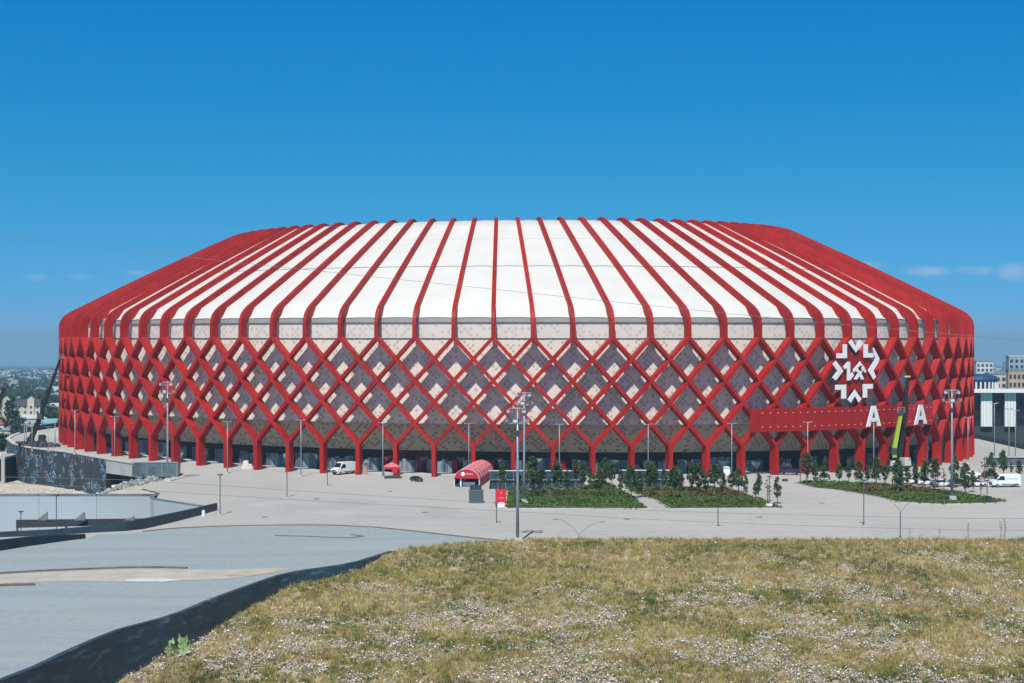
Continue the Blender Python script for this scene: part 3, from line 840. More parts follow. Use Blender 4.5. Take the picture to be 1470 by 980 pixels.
mb = MB(); off = 0.0
for pl in fig:
    mb.prism([ex * x + UZ * z + en * off for x, z in pl], en * .16); off += .012
mb.build("centre_figure", WL, emb)
backs = [em(p) for p in ([(318, 210), (428, 260), (527, 210), (527, 300), (640, 300), (690, 400), (600, 460), (680, 560), (640, 632), (515, 632), (515, 760), (415, 690), (308, 790), (308, 632), (180, 632), (255, 480), (250, 430), (190, 302), (318, 302)],)]
# fill the backing as one plate
mb = MB(); mb.prism([ex * x + UZ * z + en * .55 for x, z in backs[0]], en * .2); mb.build("backing_plate", RED2, emb)
mb = MB()
for y in (330, 560):
    a = em([(150, y), (700, y)]); mb.tube([ex * a[0][0] + UZ * a[0][1] + en * .95, ex * a[1][0] + UZ * a[1][1] + en * .95], .14, 5)
mb.build("support_rail", DARKT, emb)

# ================================================================== SITE WALLS, PIT, TRENCH (left)
def pit_z(x, y):
    k = min(1, max(0, (x + 104) / 30.0)); k = k * k * (3 - 2 * k)
    b = 0.5 * noise.noise(Vector((x * .08, y * .08, 0)))
    return -8.2 * (1 - k) - 0.25 * k + b * (1 - k)
sheet("excavated_ground", [(-67.7, 322), (-260, 322), (-260, 560), (-150, 560), (-142, 480), (-110, 430), (-90, 400), (-72, 372), (-73, 345)], pit_z, SAND, 4)
# trench floor and its far wall, cast in sections
sheet("trench_floor", [(-51, 291.5), (-55, 297), (-66, 310), (-67.5, 318), (-260, 318), (-260, 244), (-110, 250), (-66, 258.5), (-57, 262)], lambda x, y: -7.5, CONCB, None)
tw = thing("trench_wall", "long pale blue concrete wall of the sunken road with a dark coping", "retaining wall", (-67.5, 318.3, 0))
wo_ = Vector((67.5, -318.3, 0))
xs = [-67.5, -79, -90, -104, -121, -141, -170, -210, -260]
for a, b in zip(xs[:-1], xs[1:]):
    mb = MB(); mb.hexa([(a - .03, 318, -7.6), (b + .03, 318, -7.6), (b + .03, 318.7, -7.6), (a - .03, 318.7, -7.6), (a - .03, 318, -.1), (b + .03, 318, -.1), (b + .03, 318.7, -.1), (a - .03, 318.7, -.1)])
    pn = mb.build("wall_section", CONCB, tw, loc=tuple(wo_))
    mb = MB(); mb.hexa([(a - .05, 317.9, -.09), (b + .05, 317.9, -.09), (b + .05, 318.8, -.09), (a - .05, 318.8, -.09), (a - .05, 317.9, .22), (b + .05, 317.9, .22), (b + .05, 318.8, .22), (a - .05, 318.8, .22)])
    mb.build("coping", mat("grey_coping", (0.15, 0.17, 0.19), .8, .35, .3), tw, loc=tuple(wo_))
def wall_along(name, pts, hts, th, z0, m, label, cat, cop=None, group=None, side=1):
    t = thing(name, label, cat, (pts[0][0], pts[0][1], 0), group=group)
    o = -Vector(t.location)
    rings = []; rc = []
    pv = [Vector((p[0], p[1], 0)) for p in pts]
    for k, p in enumerate(pv):
        d = pv[min(k + 1, len(pv) - 1)] - pv[max(k - 1, 0)]; d.normalize(); n = Vector((-d.y, d.x, 0)) * th * side
        hz = hts[k] if isinstance(hts, (list, tuple)) else hts; zz0 = z0[k] if isinstance(z0, (list, tuple)) else z0
        rings.append([p + UZ * zz0, p + n + UZ * zz0, p + n + UZ * hz, p + UZ * hz])
        rc.append([p - n * .15 + UZ * (hz + .004), p + n * 1.15 + UZ * (hz + .004), p + n * 1.15 + UZ * (hz + .12), p - n * .15 + UZ * (hz + .12)])
    mb = MB(); mb.sweep(rings); mb.build("wall_body", m, t, loc=tuple(o))
    if cop: mb = MB(); mb.sweep(rc); mb.build("coping", cop, t, loc=tuple(o))
    return t
wall_along("trench_wall", [(-67.4, 318.6), (-67.2, 313), (-65.7, 309.2), (-60, 302.7), (-54.6, 296.5), (-51.5, 292)], [.1, .1, .1, .1, .1, .1], .5, -7.6, CONCB, "short stepped blue concrete wall between the long trench wall and the dark parapet tip", "retaining wall", mat("grey_coping", (0.2, 0.2, 0.2)), side=-1)
# dark parapets along the ramp
wall_along("parapet", [tuple(p)[:2] for p in par1w], [1.25, 1.35, 1.5, 1.6, 1.25, 1.0, .9, .8, .8], .45, -.1, BITUM, "dark clad parapet curving away along the ramp to a blunt tip", "parapet", side=-1)
wall_along("parapet", [tuple(at(x, y, 0))[:2] for x, y in ((123, 772.5), (86, 777.5), (43, 783.5), (0, 790.5), (-120, 806), (-300, 830))], [.65, 1.0, 1.35, 1.55, 1.6, 1.6], .6, -.1, mat("bitumen_coating_dark", (0.014, 0.028, 0.042), .5, .25, .3), "darker short parapet wall beside the ramp at the left picture edge", "parapet", side=-1)
mb = MB(); p0 = at(34, 767.5, 0); p1 = at(100, 765, 0)
t_ = thing("crash_barrier", "dark low barrier with slanting props inside the sunken road", "barrier", (-79, 268, -1.6))
o = Vector((79, -268, 1.6))
mb = MB(); mb.hexa([(-79.5, 268, -.55), (-58, 272, -.35), (-58, 272.4, -.35), (-79.5, 268.4, -.55), (-79.5, 268, .75), (-58, 272, .55), (-58, 272.4, .55), (-79.5, 268.4, .75)]); mb.build("rail_panel", DARKT, t_, loc=tuple(o))
for x in (-76.5, -70.5, -62.5):
    mb = MB(); mb.prism([(x, 268.7, .6), (x + 1.8, 268.7, .6), (x + 1.8, 268.7, 2.0 if x < -65 else 1.3)], (0, .3, 0)); mb.build("prop", GREYT, t_, loc=tuple(o))
for x in (-79.5, -72, -65, -58):
    mb = MB(); y = 268.6 + (x + 79.5) * .186; mb.box((x, y, -4.0), (.3, .3, 7.2)); mb.build("post", GREYT, t_, loc=tuple(o))

# graffiti wall under the podium edge
def graffiti_mat():
    m = bpy.data.materials.new("graffiti_concrete"); m.use_nodes = True
    t = m.node_tree; b = t.nodes["Principled BSDF"]; b.inputs["Roughness"].default_value = 0.8
    uv = t.nodes.new("ShaderNodeUVMap"); uv.uv_map = "metres"
    def nz(sc, det=4, off=0):
        mp = t.nodes.new("ShaderNodeMapping"); mp.inputs["Location"].default_value = (off, off, 0); t.links.new(uv.outputs[0], mp.inputs["Vector"])
        n = t.nodes.new("ShaderNodeTexNoise"); n.inputs["Scale"].default_value = sc; n.inputs["Detail"].default_value = det; t.links.new(mp.outputs[0], n.inputs["Vector"]); return n
    base = t.nodes.new("ShaderNodeValToRGB"); t.links.new(nz(.22, 6).outputs["Fac"], base.inputs[0])
    base.color_ramp.elements[0].position = .38; base.color_ramp.elements[0].color = (0.016, 0.034, 0.052, 1)
    base.color_ramp.elements[1].position = .62; base.color_ramp.elements[1].color = (0.045, 0.038, 0.055, 1)
    e = base.color_ramp.elements.new(.5); e.color = (0.022, 0.040, 0.044, 1)
    n1 = nz(.9, 3, 7); mt = t.nodes.new("ShaderNodeMath"); mt.operation = 'SUBTRACT'; mt.inputs[1].default_value = .5; t.links.new(n1.outputs["Fac"], mt.inputs[0])
    ab = t.nodes.new("ShaderNodeMath"); ab.operation = 'ABSOLUTE'; t.links.new(mt.outputs[0], ab.inputs[0])
    lt = t.nodes.new("ShaderNodeMath"); lt.operation = 'LESS_THAN'; lt.inputs[1].default_value = .022; t.links.new(ab.outputs[0], lt.inputs[0])
    n2 = nz(.25, 2, 33); gt = t.nodes.new("ShaderNodeMath"); gt.operation = 'GREATER_THAN'; gt.inputs[1].default_value = .5; t.links.new(n2.outputs["Fac"], gt.inputs[0])
    ml = t.nodes.new("ShaderNodeMath"); ml.operation = 'MULTIPLY'; t.links.new(lt.outputs[0], ml.inputs[0]); t.links.new(gt.outputs[0], ml.inputs[1])
    cr_ = t.nodes.new("ShaderNodeValToRGB"); t.links.new(nz(.3, 1, 90).outputs["Fac"], cr_.inputs[0])
    cr_.color_ramp.elements[0].position = .4; cr_.color_ramp.elements[0].color = (0.14, 0.34, 0.48, 1); cr_.color_ramp.elements[1].position = .68; cr_.color_ramp.elements[1].color = (0.26, 0.14, 0.17, 1)
    e = cr_.color_ramp.elements.new(.52); e.color = (0.36, 0.52, 0.60, 1)
    mx = t.nodes.new("ShaderNodeMix"); mx.data_type = 'RGBA'; t.links.new(ml.outputs[0], mx.inputs["Factor"]); t.links.new(base.outputs[0], mx.inputs["A"]); t.links.new(cr_.outputs[0], mx.inputs["B"])
    t.links.new(mx.outputs["Result"], b.inputs["Base Color"])
    return m
GRAF = graffiti_mat()
gpts = [(-148, 501), (-146, 487), (-143, 473), (-135, 452), (-127, 438), (-120.5, 430), (-114, 424), (-108, 415.5), (-97, 399.5), (-85, 385), (-79, 377), (-75, 371), (-72.4, 363)]
gw = thing("graffiti_wall", "curved retaining wall below the podium edge covered in blue graffiti with a dark doorway", "retaining wall", (-114, 424, 0))
go = Vector((114, -424, 0)); dist = 0
for k, (a, b) in enumerate(zip(gpts[:-1], gpts[1:])):
    ln = math.hypot(b[0] - a[0], b[1] - a[1]); d = Vector((b[0] - a[0], b[1] - a[1], 0)).normalized(); n = Vector((-d.y, d.x, 0))
    za, zb2 = ground(*a), ground(*b)
    door = k == 8
    V = []; Fc = []; uvl = []
    A_ = Vector((a[0], a[1], 0)) + d * .03; B_ = Vector((b[0], b[1], 0)) - d * .03
    if not door:
        q = [A_ + UZ * -9.2, B_ + UZ * -9.2, B_ + UZ * zb2, A_ + UZ * za]
        uvq = [(dist, -9), (dist + ln, -9), (dist + ln, 0), (dist, 0)]
        V = q + [p + n * .5 for p in q]; Fc = [(0, 1, 2, 3), (7, 6, 5, 4), (3, 2, 6, 7)]; uvl = uvq + [(0, 0)] * 8
        me = bpy.data.meshes.new("wall_section"); me.from_pydata([tuple(v) for v in V], [], Fc); me.materials.append(GRAF)
        ul = me.uv_layers.new(name="metres")
        for kq, c in enumerate(uvl): ul.data[kq].uv = c
        me.update(); link("wall_section", me, gw, tuple(go))
    else:
        mb = MB(); q = [A_ + UZ * -2.4, B_ + UZ * -2.4, B_ + UZ * zb2, A_ + UZ * za]; mb.prism(q, n * .5); mb.build("lintel", CONC, gw, loc=tuple(go))
        mb = MB(); q = [A_ + UZ * -9, B_ + UZ * -9, B_ + UZ * -2.4, A_ + UZ * -2.4]; mb.prism([p + n * 3 for p in q], n * .3); mb.build("doorway_back", RECESS, gw, loc=tuple(go))
        mb = MB(); mb.prism([A_ + UZ * -9, A_ + n * 3 + UZ * -9, A_ + n * 3 + UZ * -2.4, A_ + UZ * -2.4], -d * .3); mb.prism([B_ + UZ * -9, B_ + n * 3 + UZ * -9, B_ + n * 3 + UZ * -2.4, B_ + UZ * -2.4], d * .3); mb.build("doorway_jamb", RECESS, gw, loc=tuple(go))
    dist += ln
mb = MB(); rings = []
for k, p in enumerate(gpts):
    a = Vector((*gpts[max(k - 1, 0)], 0)); b = Vector((*gpts[min(k + 1, len(gpts) - 1)], 0)); d = (b - a).normalized(); n = Vector((-d.y, d.x, 0)); q = Vector((p[0], p[1], ground(*p)))
    rings.append([q - n * .2, q - n * .2 + UZ * .28, q + n * .9 + UZ * .28, q + n * .9])
mb.sweep(rings); mb.build("coping", KERB, gw, loc=tuple(go))
# flank of the podium beyond, with a dark parapet
for pts, lab in (([(-147, 500), (-147, 512), (-147, 527), (-144, 560), (-140, 590)], "dark curved parapet on the far left rim of the podium"),
                 ([(165, 385), (148, 425), (141, 446), (142, 475), (142.5, 508), (139, 540), (132, 575)], "dark curved parapet on the right rim of the podium before the white arched building")):
    zz_ = [ground(*p) for p in pts]
    wall_along("parapet", pts, [z + 1.35 for z in zz_], .5, [z - 16 for z in zz_], mat("parapet_dark", (0.045, 0.06, 0.07), .7, .2, .3), lab, "parapet", side=1 if pts[0][0] < 0 else -1)
# concrete shell of an unfinished block at the left border
t_ = thing("concrete_shell", "unfinished concrete building shell with dark opening at the left picture edge", "building", (-140.2, 440, -8.3)); t_.scale = (1, 1, .72)
mb = MB(); mb.box((-6, 6, 9.2), (26, 14, .7)); mb.build("roof_slab", CONC, t_)
for x in (-19, 6.5):
    mb = MB(); mb.box((x, -.6, 4.4), (.9, .9, 9)); mb.build("column", CONC, t_)
mb = MB(); mb.box((-6, 12.6, 4.4), (26, .4, 9)); mb.build("back_wall", RECESS, t_)
mb = MB(); mb.box((6.6, 6, 4.4), (.5, 12, 9)); mb.build("side_wall", RECESS, t_)
# rubble heaps
def rubble(name, label, cx, cy, rx, ry, n, hmax, zf, seed, m=RUBBLE, smin=.25, smax=.9):
    r = random.Random(seed); mb = MB()
    for _ in range(n):
        a = r.random() * 6.283; q = r.random() ** .6; x = cx + math.cos(a) * q * rx; y = cy + math.sin(a) * q * ry
        s = r.uniform(smin, smax); z = zf(x, y) + hmax * (1 - q) * r.random()
        ang = [r.random() * 6.28 for _ in range(3)]; M = Matrix.Rotation(ang[0], 3, 'X') @ Matrix.Rotation(ang[1], 3, 'Z')
        pts = []
        for dx, dy, dz in ((-1, -1, -1), (1, -1, -1), (1, 1, -1), (-1, 1, -1), (-1, -1, 1), (1, -1, 1), (1, 1, 1), (-1, 1, 1)):
            v = M @ Vector((dx * r.uniform(.6, 1), dy * r.uniform(.5, 1), dz * r.uniform(.3, .7))) * s * .5
            pts.append((x + v.x, y + v.y, z + v.z + s * .1))
        mb.hexa(pts)
    o = mb.build(name, m, label=label, cat="rubble", kind='stuff'); return o
rubble("rubble_heap", "white rubble heap in front of the dark doorway", -92, 388, 8, 5, 160, 1.3, pit_z, 3)
rubble("rubble_heap", "grey broken concrete and planks on the slope by the wall corner", -80, 355, 6, 14, 200, .7, pit_z, 4, mat("grey_rubble", (0.24, 0.27, 0.27), .9, .35, 1.5), .25, 1.2)
rubble("rubble_heap", "white bags and rubble on the unfinished roof slab", -143, 444, 8, 5, 120, .8, lambda x, y: -1.35, 5)
rubble("rubble_heap", "strip of pale rubble along the foot of the graffiti wall", -116, 414, 20, 5, 110, .4, pit_z, 9, RUBBLE, .2, .6)
t_ = thing("stair_enclosure", "low glazed stair enclosure with pale rail beside the podium corner", "enclosure", tuple(at(222, 684)))
mb = MB(); mb.box((0, 2, 1.4), (9.5, 4, 2.8)); mb.build("glazed_box", mat("murky_glass", (0.10, 0.14, 0.15), .3, .3, .6), t_)
for x in (-4.8, -1.6, 1.6, 4.8):
    mb = MB(); mb.box((x, -.1, 1.6), (.16, .12, 3.2)); mb.build("post", GALV, t_)
mb = MB(); mb.box((0, -.1, 3.1), (9.9, .2, .2)); mb.build("top_rail", GALV, t_)

# ================================================================== POSTS AND LAMPS
def mast_proto(h):
    t = thing("floodlight_mast", "x", "light mast")
    mb = MB(); mb.tube([(0, 0, 0), (0, 0, h * .5), (0, 0, h)], [.25, .20, .14], 10); mb.build("pole", GALV, t, smooth=True)
    mb = MB(); mb.box((0, 0, .35), (1.3, 1.3, .7), taper=.85); mb.build("footing", KERB, t)
    mb = MB()
    for z in (h - 2.4, h - .2):
        for k in range(8):
            a = k * math.pi / 4; b = a + math.pi / 4
            mb.tube([(1.35 * math.cos(a), 1.35 * math.sin(a), z), (1.35 * math.cos(b), 1.35 * math.sin(b), z)], .05, 4)
            if z < h - 1: mb.tube([(1.35 * math.cos(a), 1.35 * math.sin(a), z), (1.35 * math.cos(a), 1.35 * math.sin(a), h - .2)], .035, 4)
        for k in range(4):
            a = k * math.pi / 2; mb.tube([(0, 0, z), (1.35 * math.cos(a), 1.35 * math.sin(a), z)], .05, 4)
    mb.build("service_ring", GALV, t)
    fl = MB(); fl.box((0, 0, 0), (.75, .28, .55)); fm = fl.mesh("floodlight", [mat("floodlight_body", (0.42, 0.14, 0.15), .5, .1, 1)])
    gl = MB(); gl.box((0, -.17, 0), (.62, .05, .42)); gm = gl.mesh("lens", [LAMPG])
    for k in range(8):
        a = -math.pi / 2 + (k - 3.5) * math.pi / 4
        f = link("floodlight", fm, t, (1.5 * math.cos(a), 1.5 * math.sin(a), h - (2.0 if k % 2 else .6)), a + math.pi / 2)
        link("lens", gm, f)
    return t
mast = mast_proto(20.0)
for px, py, top, lab in ((743, 778, 584, "nearest tall floodlight mast rising from the meadow crest at centre"), (752.5, 722, 562, "tall floodlight mast in the hedge bed just behind the nearest mast"),
                         (240.5, 691, 547, "tall floodlight mast beside the podium corner at left"), (1366.5, 717, 558, "tall floodlight mast in the right planting bed near the picture edge")):
    p = at(px, py); h = (py - top) * p.y / F
    place(mast, USED, p, 0.2, lab, "tall floodlight masts", (1, 1, h / 20.0))
def lamp_proto(h, dark=False):
    t = thing("street_lamp", "x", "street lamp")
    m = GALV
    mb = MB(); mb.tube([(0, 0, 0), (0, 0, h)], [.12, .075], 8); mb.build("pole", m, t, smooth=True)
    mb = MB(); mb.box((0, 0, .2), (.5, .5, .4)); mb.build("footing", KERB, t)
    hd = MB(); hd.box((0, 0, 0), (.5, .3, .16)); hm = hd.mesh("lamp_head", [GALV])
    for s in (-1, 1):
        mb = MB(); mb.tube([(0, 0, h - .25), (s * .55, 0, h - .05)], .05, 5); mb.build("arm", m, t)
        link("lamp_head", hm, t, (s * .75, 0, h - .03))
    return t
lamp = lamp_proto(12.0)
def near_word(px):
    return px
LA = [(432, 684, 602, "street lamp in front of the fifth red pillar left of the white van"), (326.5, 679, 604, "street lamp close to the pillar with the white bundle, left half"),
      (549.5, 686, 606, "street lamp touching the small red tent"), (673, 690, 607, "street lamp behind the large red tent"), (803, 690, 608, "street lamp behind the left hedge bed trees"),
      (930.5, 692, 608, "street lamp above the gap between the two hedge beds"), (1050.5, 690, 607, "street lamp behind the right end of the second hedge bed"),
      (1159.5, 690, 605, "street lamp under the middle of the red sign band"), (1254.3, 682, 604, "street lamp directly below the left white letter A"), (1292.5, 674, 606, "street lamp beside the green boom"),
      (1331.5, 668, 600, "street lamp at the right end of the red sign band"), (1389.5, 664, 598, "street lamp at the right flank of the stadium"), (1427.5, 659, 578, "street lamp before the white arched building, left of the pair"),
      (1448.5, 662, 586, "thin street lamp between the two lamps before the white arched building"), (1457.5, 657, 588, "street lamp by the right podium rim nearest the picture edge"),
      (107.5, 652, 588, "street lamp by the leftmost red pillars"), (164.5, 657, 597, "street lamp above the doorway of the graffiti wall"), (69, 648, 612, "street lamp right of the dark boom truck"), (46, 646, 606, "street lamp standing in front of the dark boom truck"),
      (38, 634, 607, "street lamp farthest left on the podium rim"), (35, 641, 608, "thin street lamp left of the dark boom truck"), (79, 637, 604, "street lamp on the far left podium rim by the blue roof")]
for px, py, top, lab in LA:
    p = at(px, py); h = (py - top) * p.y / F
    place(lamp, USED, p, random.uniform(-.4, .4), lab, "slim street lamps round the stadium", (1, 1, h / 12.0))
# low path lights with flat heads
t = thing("path_light", "x", "path light")
mb = MB(); mb.tube([(0, 0, 0), (0, 0, 6)], .085, 7); mb.build("pole", DARKPOLE, t)
mb = MB(); mb.tube([(0, 0, 6.0), (0, 0, 6.18)], [.42, .45], 10); mb.build("lamp_head", DARKPOLE, t)
mb = MB(); mb.box((0, 0, .06), (.5, .5, .12)); mb.build("base_plate", KERB, t)
for px, py, top, lab in ((316, 739, 682, "dark path light beside the tip of the dark parapet"), (412, 713.5, 677, "dark path light on the plaza left of the white van"), (470, 697, 676, "short dark path light left of the white van"),
                         (712.7, 751, 722, "dark path light below the red and white stand"), (1030.7, 756, 724, "dark path light in front of the second hedge bed"), (1104.5, 721, 684, "dark path light among the small trees at the bed tip"),
                         (1240, 755, 690, "tall dark path light on the open plaza at right"), (1417, 714, 690, "dark path light above the black bin at the right bed")):
    p = at(px, py); h = (py - top) * p.y / F
    place(t, USED, p, 0, lab, "dark path lights on the plaza", (1, 1, h / 6.0))
for px, py, top, lab, zz_ in ((30, 790, 735, "small post with flat head in the sunken road at far left", -3), (81, 790, 712, "taller pale post in the sunken road before the trench wall", -3), (119, 782, 741, "thin short post in the sunken road right of the props", -3)):
    p = Vector(((px - 735) * 290 / F, 290, -7.5)); h = 30 - (top - 484) * 290 / F + 7.5
    place(t, USED, p, 0, lab, None, (1, 1, h / 6.0))
# double-armed lamps at the meadow crest
dl = thing("double_arm_lamp", "x", "street lamp")
mb = MB(); mb.tube([(0, 0, 0), (0, 0, 4)], .08, 6); mb.build("pole", DARKPOLE, dl)
for s, up in ((1, 2.0), (-1, 2.4)):
    mb = MB(); mb.tube([(0, 0, 4), (s * 1.1, 0, 4 + up * .55), (s * 2.6, 0, 4 + up * .95), (s * 3.3, 0, 4 + up)], .028, 5); mb.build("arm", DARKPOLE, dl)
    mb = MB(); mb.box((s * 3.6, 0, 4 + up), (.7, .2, .09)); mb.build("lamp_head", DARKPOLE, dl)
place(dl, USED, Vector((on(1292.5, 250, 0).x, 250, 0)), 0, "thin lamp with two spread arms standing behind the meadow crest at right", "double arm lamps")
place(dl, USED, Vector((on(835, 244, 0).x, 253, -3.9)), 0, "two spread lamp arms just showing over the meadow crest right of the mast", "double arm lamps")

# overhead cables
def cable(pts, Y, label, r=.03):
    w = [Vector(((x - 735) * (Y + dy) / F, Y + dy, 30 - (y - 484) * (Y + dy) / F)) for x, y, dy in pts]
    P = []
    for k in range(len(w) - 1):
        a = w[max(k - 1, 0)]; b = w[k]; c = w[k + 1]; d = w[min(k + 2, len(w) - 1)]
        for q in range(6):
            t = q / 6; P.append(.5 * ((2 * b) + (c - a) * t + (2 * a - 5 * b + 4 * c - d) * t * t + (3 * b - a - 3 * c + d) * t ** 3))
    P.append(w[-1])
    mb = MB(); mb.tube(P, r, 5)
    return mb.build("overhead_cable", mat("cable_rubber", (0.20, 0.21, 0.23), .6, .1, 1), label=label, cat="cable", group="overhead cables")
cable([(-250, 306, 0), (0, 337, 0), (265, 368, 0), (500, 393, 0), (740, 418, 0), (1100, 455, 0), (1395, 482, 0), (1470, 487.5, 0), (1750, 505, 0)], 115, "thin dark cable slanting down across the sky and the stadium roof", .013)
cable([(-60, 683, 0), (200, 689.5, 0), (500, 709, 0), (720, 722, 0), (950, 733, 0), (1250, 741, 0), (1470, 744, 0), (1750, 742, 0)], 115, "upper of the two thin cables crossing in front of the plaza", .012)
cable([(-60, 690, 0), (130, 699, 0), (460, 719, 0), (740, 734, 0), (950, 746, 0), (1250, 757, 0), (1470, 761, 0), (1750, 762, 0)], 115, "lower of the two thin cables crossing in front of the plaza", .012)

# ================================================================== VEHICLES
def wheel(parent, x, y, r, w=.25):
    g = MB(); g.tube([(0, -w / 2, 0), (0, w / 2, 0)], r, 14)
    o = g.build("wheel", TYRE, parent, loc=(x, y, r))
    g = MB(); s = 1 if y > 0 else -1; g.tube([(0, s * (w / 2 - .02), 0), (0, s * (w / 2 + .02), 0)], r * .6, 10); g.build("rim", CHROME, o)
def loft(mb, prof_, w0, w1, zsh, inset=.12):
    """side profile (x,z) lofted between flanks that lean in above the shoulder zsh"""
    n = len(prof_); zmax = max(p[1] for p in prof_)
    for s in (-1, 1): pass
    def wy(z): return w0 / 2 if z <= zsh else w0 / 2 - (w0 - w1) / 2 * (z - zsh) / max(1e-6, zmax - zsh)
    L_ = [(x, -wy(z), z) for x, z in prof_]; M1 = [(x, -wy(z) + inset, z + .03) for x, z in prof_]
    M2 = [(x, wy(z) - inset, z + .03) for x, z in prof_]; R_ = [(x, wy(z), z) for x, z in prof_]
    b = len(mb.v); mb.v += L_ + M1 + M2 + R_
    for q in range(3):
        for k in range(n):
            mb.f.append((b + q * n + k, b + q * n + (k + 1) % n, b + (q + 1) * n + (k + 1) % n, b + (q + 1) * n + k)); mb.mi.append(0)
    mb.f.append(tuple(b + k for k in range(n))); mb.mi.append(0); mb.f.append(tuple(b + 3 * n + k for k in reversed(range(n)))); mb.mi.append(0)
def van(label, loc, rz, paint, writing=False):
    t = thing("van", label, "van", loc, rz)
    P = [(-2.9, .42), (-2.95, .9), (-2.85, 2.45), (-2.6, 2.62), (1.0, 2.66), (1.45, 2.5), (2.2, 1.55), (2.95, 1.25), (3.1, .95), (3.1, .45)]
    mb = MB(); loft(mb, P, 2.05, 1.75, 1.2); mb.build("body", paint, t)
    mb = MB(); mb.poly([(1.50, -.78, 2.47), (1.50, .78, 2.47), (2.22, .88, 1.6), (2.22, -.88, 1.6)]); mb.v = [(x + .03, y, z + .03) for x, y, z in mb.v]; mb.build("windscreen", CARGL, t)
    for s in (-1, 1):
        mb = MB(); mb.prism([(1.35, s * .93, 2.25), (.55, s * .93, 2.25), (.5, s * 1.02, 1.5), (2.0, s * 1.02, 1.5)], (0, s * .03, 0)); mb.build("side_window", CARGL, t)
        mb = MB(); mb.box((2.05, s * 1.15, 1.62), (.12, .22, .34)); mb.build("mirror", TYRE, t)
        mb = MB(); mb.box((3.08, s * .78, .98), (.1, .34, .26)); mb.build("headlight", LAMPG, t)
        mb = MB(); mb.box((-2.93, s * .92, 1.3), (.08, .14, .55)); mb.build("tail_light", LAMPR, t)
        mb = MB(); mb.box((-.6, s * 1.03, .62), (3.6, .04, .16)); mb.build("side_strip", TYRE, t)
        for x in (-1.9, 2.05): wheel(t, x, s * .92, .37)
    mb = MB(); mb.box((3.1, 0, .62), (.16, 1.9, .3)); mb.build("bumper", mat("grey_plastic", (.05, .05, .05), .6), t)
    mb = MB(); mb.box((3.12, 0, .98), (.06, 1.0, .2)); mb.build("grille", TYRE, t)
    if writing:
        mb = MB()
        for k, (x, w_) in enumerate(((-1.9, .5), (-1.3, .35), (-.75, .4), (-.2, .25), (.2, .2))): mb.box((x, 1.035, 1.75), (w_, .01, .14)); mb.box((x, -1.035, 1.75), (w_, .01, .14))
        mb.build("side_lettering", mat("pale_teal", (.35, .5, .5)), t)
    return t
WP = mat("white_car_paint", (0.78, 0.79, 0.80), .25, .02, 1, spec=.5)
van("white panel van parked under the facade between two red pillars, facing left", at(494, 680), math.pi + .9, WP)
van("white panel van with faint side lettering parked at the right picture edge", at(1443, 698.5), math.pi + .12, WP, True)
def car(label, loc, rz, paint, suv=False, sc=1.0):
    t = thing("car", label, "car", loc, rz)
    if suv: P = [(-2.2, .45), (-2.28, .95), (-2.1, 1.25), (-1.95, 1.7), (-1.6, 1.82), (.3, 1.82), (1.0, 1.2), (2.1, 1.05), (2.3, .8), (2.3, .42)]
    else: P = [(-2.1, .38), (-2.2, .8), (-2.0, 1.0), (-1.3, 1.4), (-.9, 1.46), (.2, 1.46), (1.0, .98), (2.0, .82), (2.2, .62), (2.2, .36)]
    zs = 1.2 if suv else .98; zt = 1.72 if suv else 1.4
    mb = MB(); loft(mb, P, 1.82, 1.4, zs); mb.build("body", paint, t)
    for s in (-1, 1):
        if suv: q = [(-1.9, zs + .05), (-1.75, zt - .04), (.2, zt), (.85, zs + .05)]
        else: q = [(-1.75, zs + .05), (-1.15, zt - .05), (.12, zt), (.8, zs + .05)]
        wy = lambda z: 1.82 / 2 - .21 * (z - zs) / (max(p[1] for p in P) - zs)
        mb = MB(); mb.prism([(x, s * (wy(z) - .005), z) for x, z in q], (0, s * .03, 0)); mb.build("side_window", CARGL, t)
        mb = MB(); mb.box((2.2, s * .66, zs - .28), (.08, .34, .16)); mb.build("headlight", LAMPG, t)
        mb = MB(); mb.box((-2.2, s * .7, zs - .2), (.08, .3, .16)); mb.build("tail_light", LAMPR, t)
        for x in (-1.35, 1.38): wheel(t, x, s * .82, .33, .22)
    a = (.33, zt - .01) if suv else (.24, zt); b = (.98, zs + .04) if suv else (.98, zs + .04)
    mb = MB(); mb.prism([(a[0] + .05, -.66, a[1] + .02), (a[0] + .05, .66, a[1] + .02), (b[0] + .05, .8, b[1] + .02), (b[0] + .05, -.8, b[1] + .02)], (.02, 0, .02)); mb.build("windscreen", CARGL, t)
    mb = MB(); mb.box((2.26, 0, .5), (.1, 1.6, .2)); mb.box((-2.24, 0, .5), (.1, 1.6, .2)); mb.build("bumper", TYRE, t)
    t.scale = (sc, sc, sc)
    return t
DP = mat("black_car_paint", (0.018, 0.02, 0.022), .2, .1, 1, spec=.5)
car("small black and silver car alone on the plaza between the two red tents", at(598, 690.5), -.9, DP, False, .72)
car("dark purple jeep with pale bonnet parked behind a red pillar under the sign band", at(1133, 681), -.35, mat("purple_paint", (.045, .02, .06), .3), True, 1.05)
for px, py, rz, pn, lab in ((1303, 694, .1, WP, "white car leftmost of the row parked behind the right bed trees"), (1331, 696, .05, WP, "white car parked behind the trees, left of the right mast"), (1352, 698, .1, WP, "white car partly behind the right floodlight mast"),
                        (1376, 697, .1, mat("blue_paint", (.02, .05, .14), .3), "dark blue car parked right of the right floodlight mast"), (1402, 698, .05, WP, "white low car parked left of the lettered van"), (1393, 686, 2.4, WP, "white car farther back between the trees at right"),
                        (1424, 686, .1, DP, "black car parked behind the lettered van")):
    car(lab, at(px, py), rz, pn, False, 1.0)

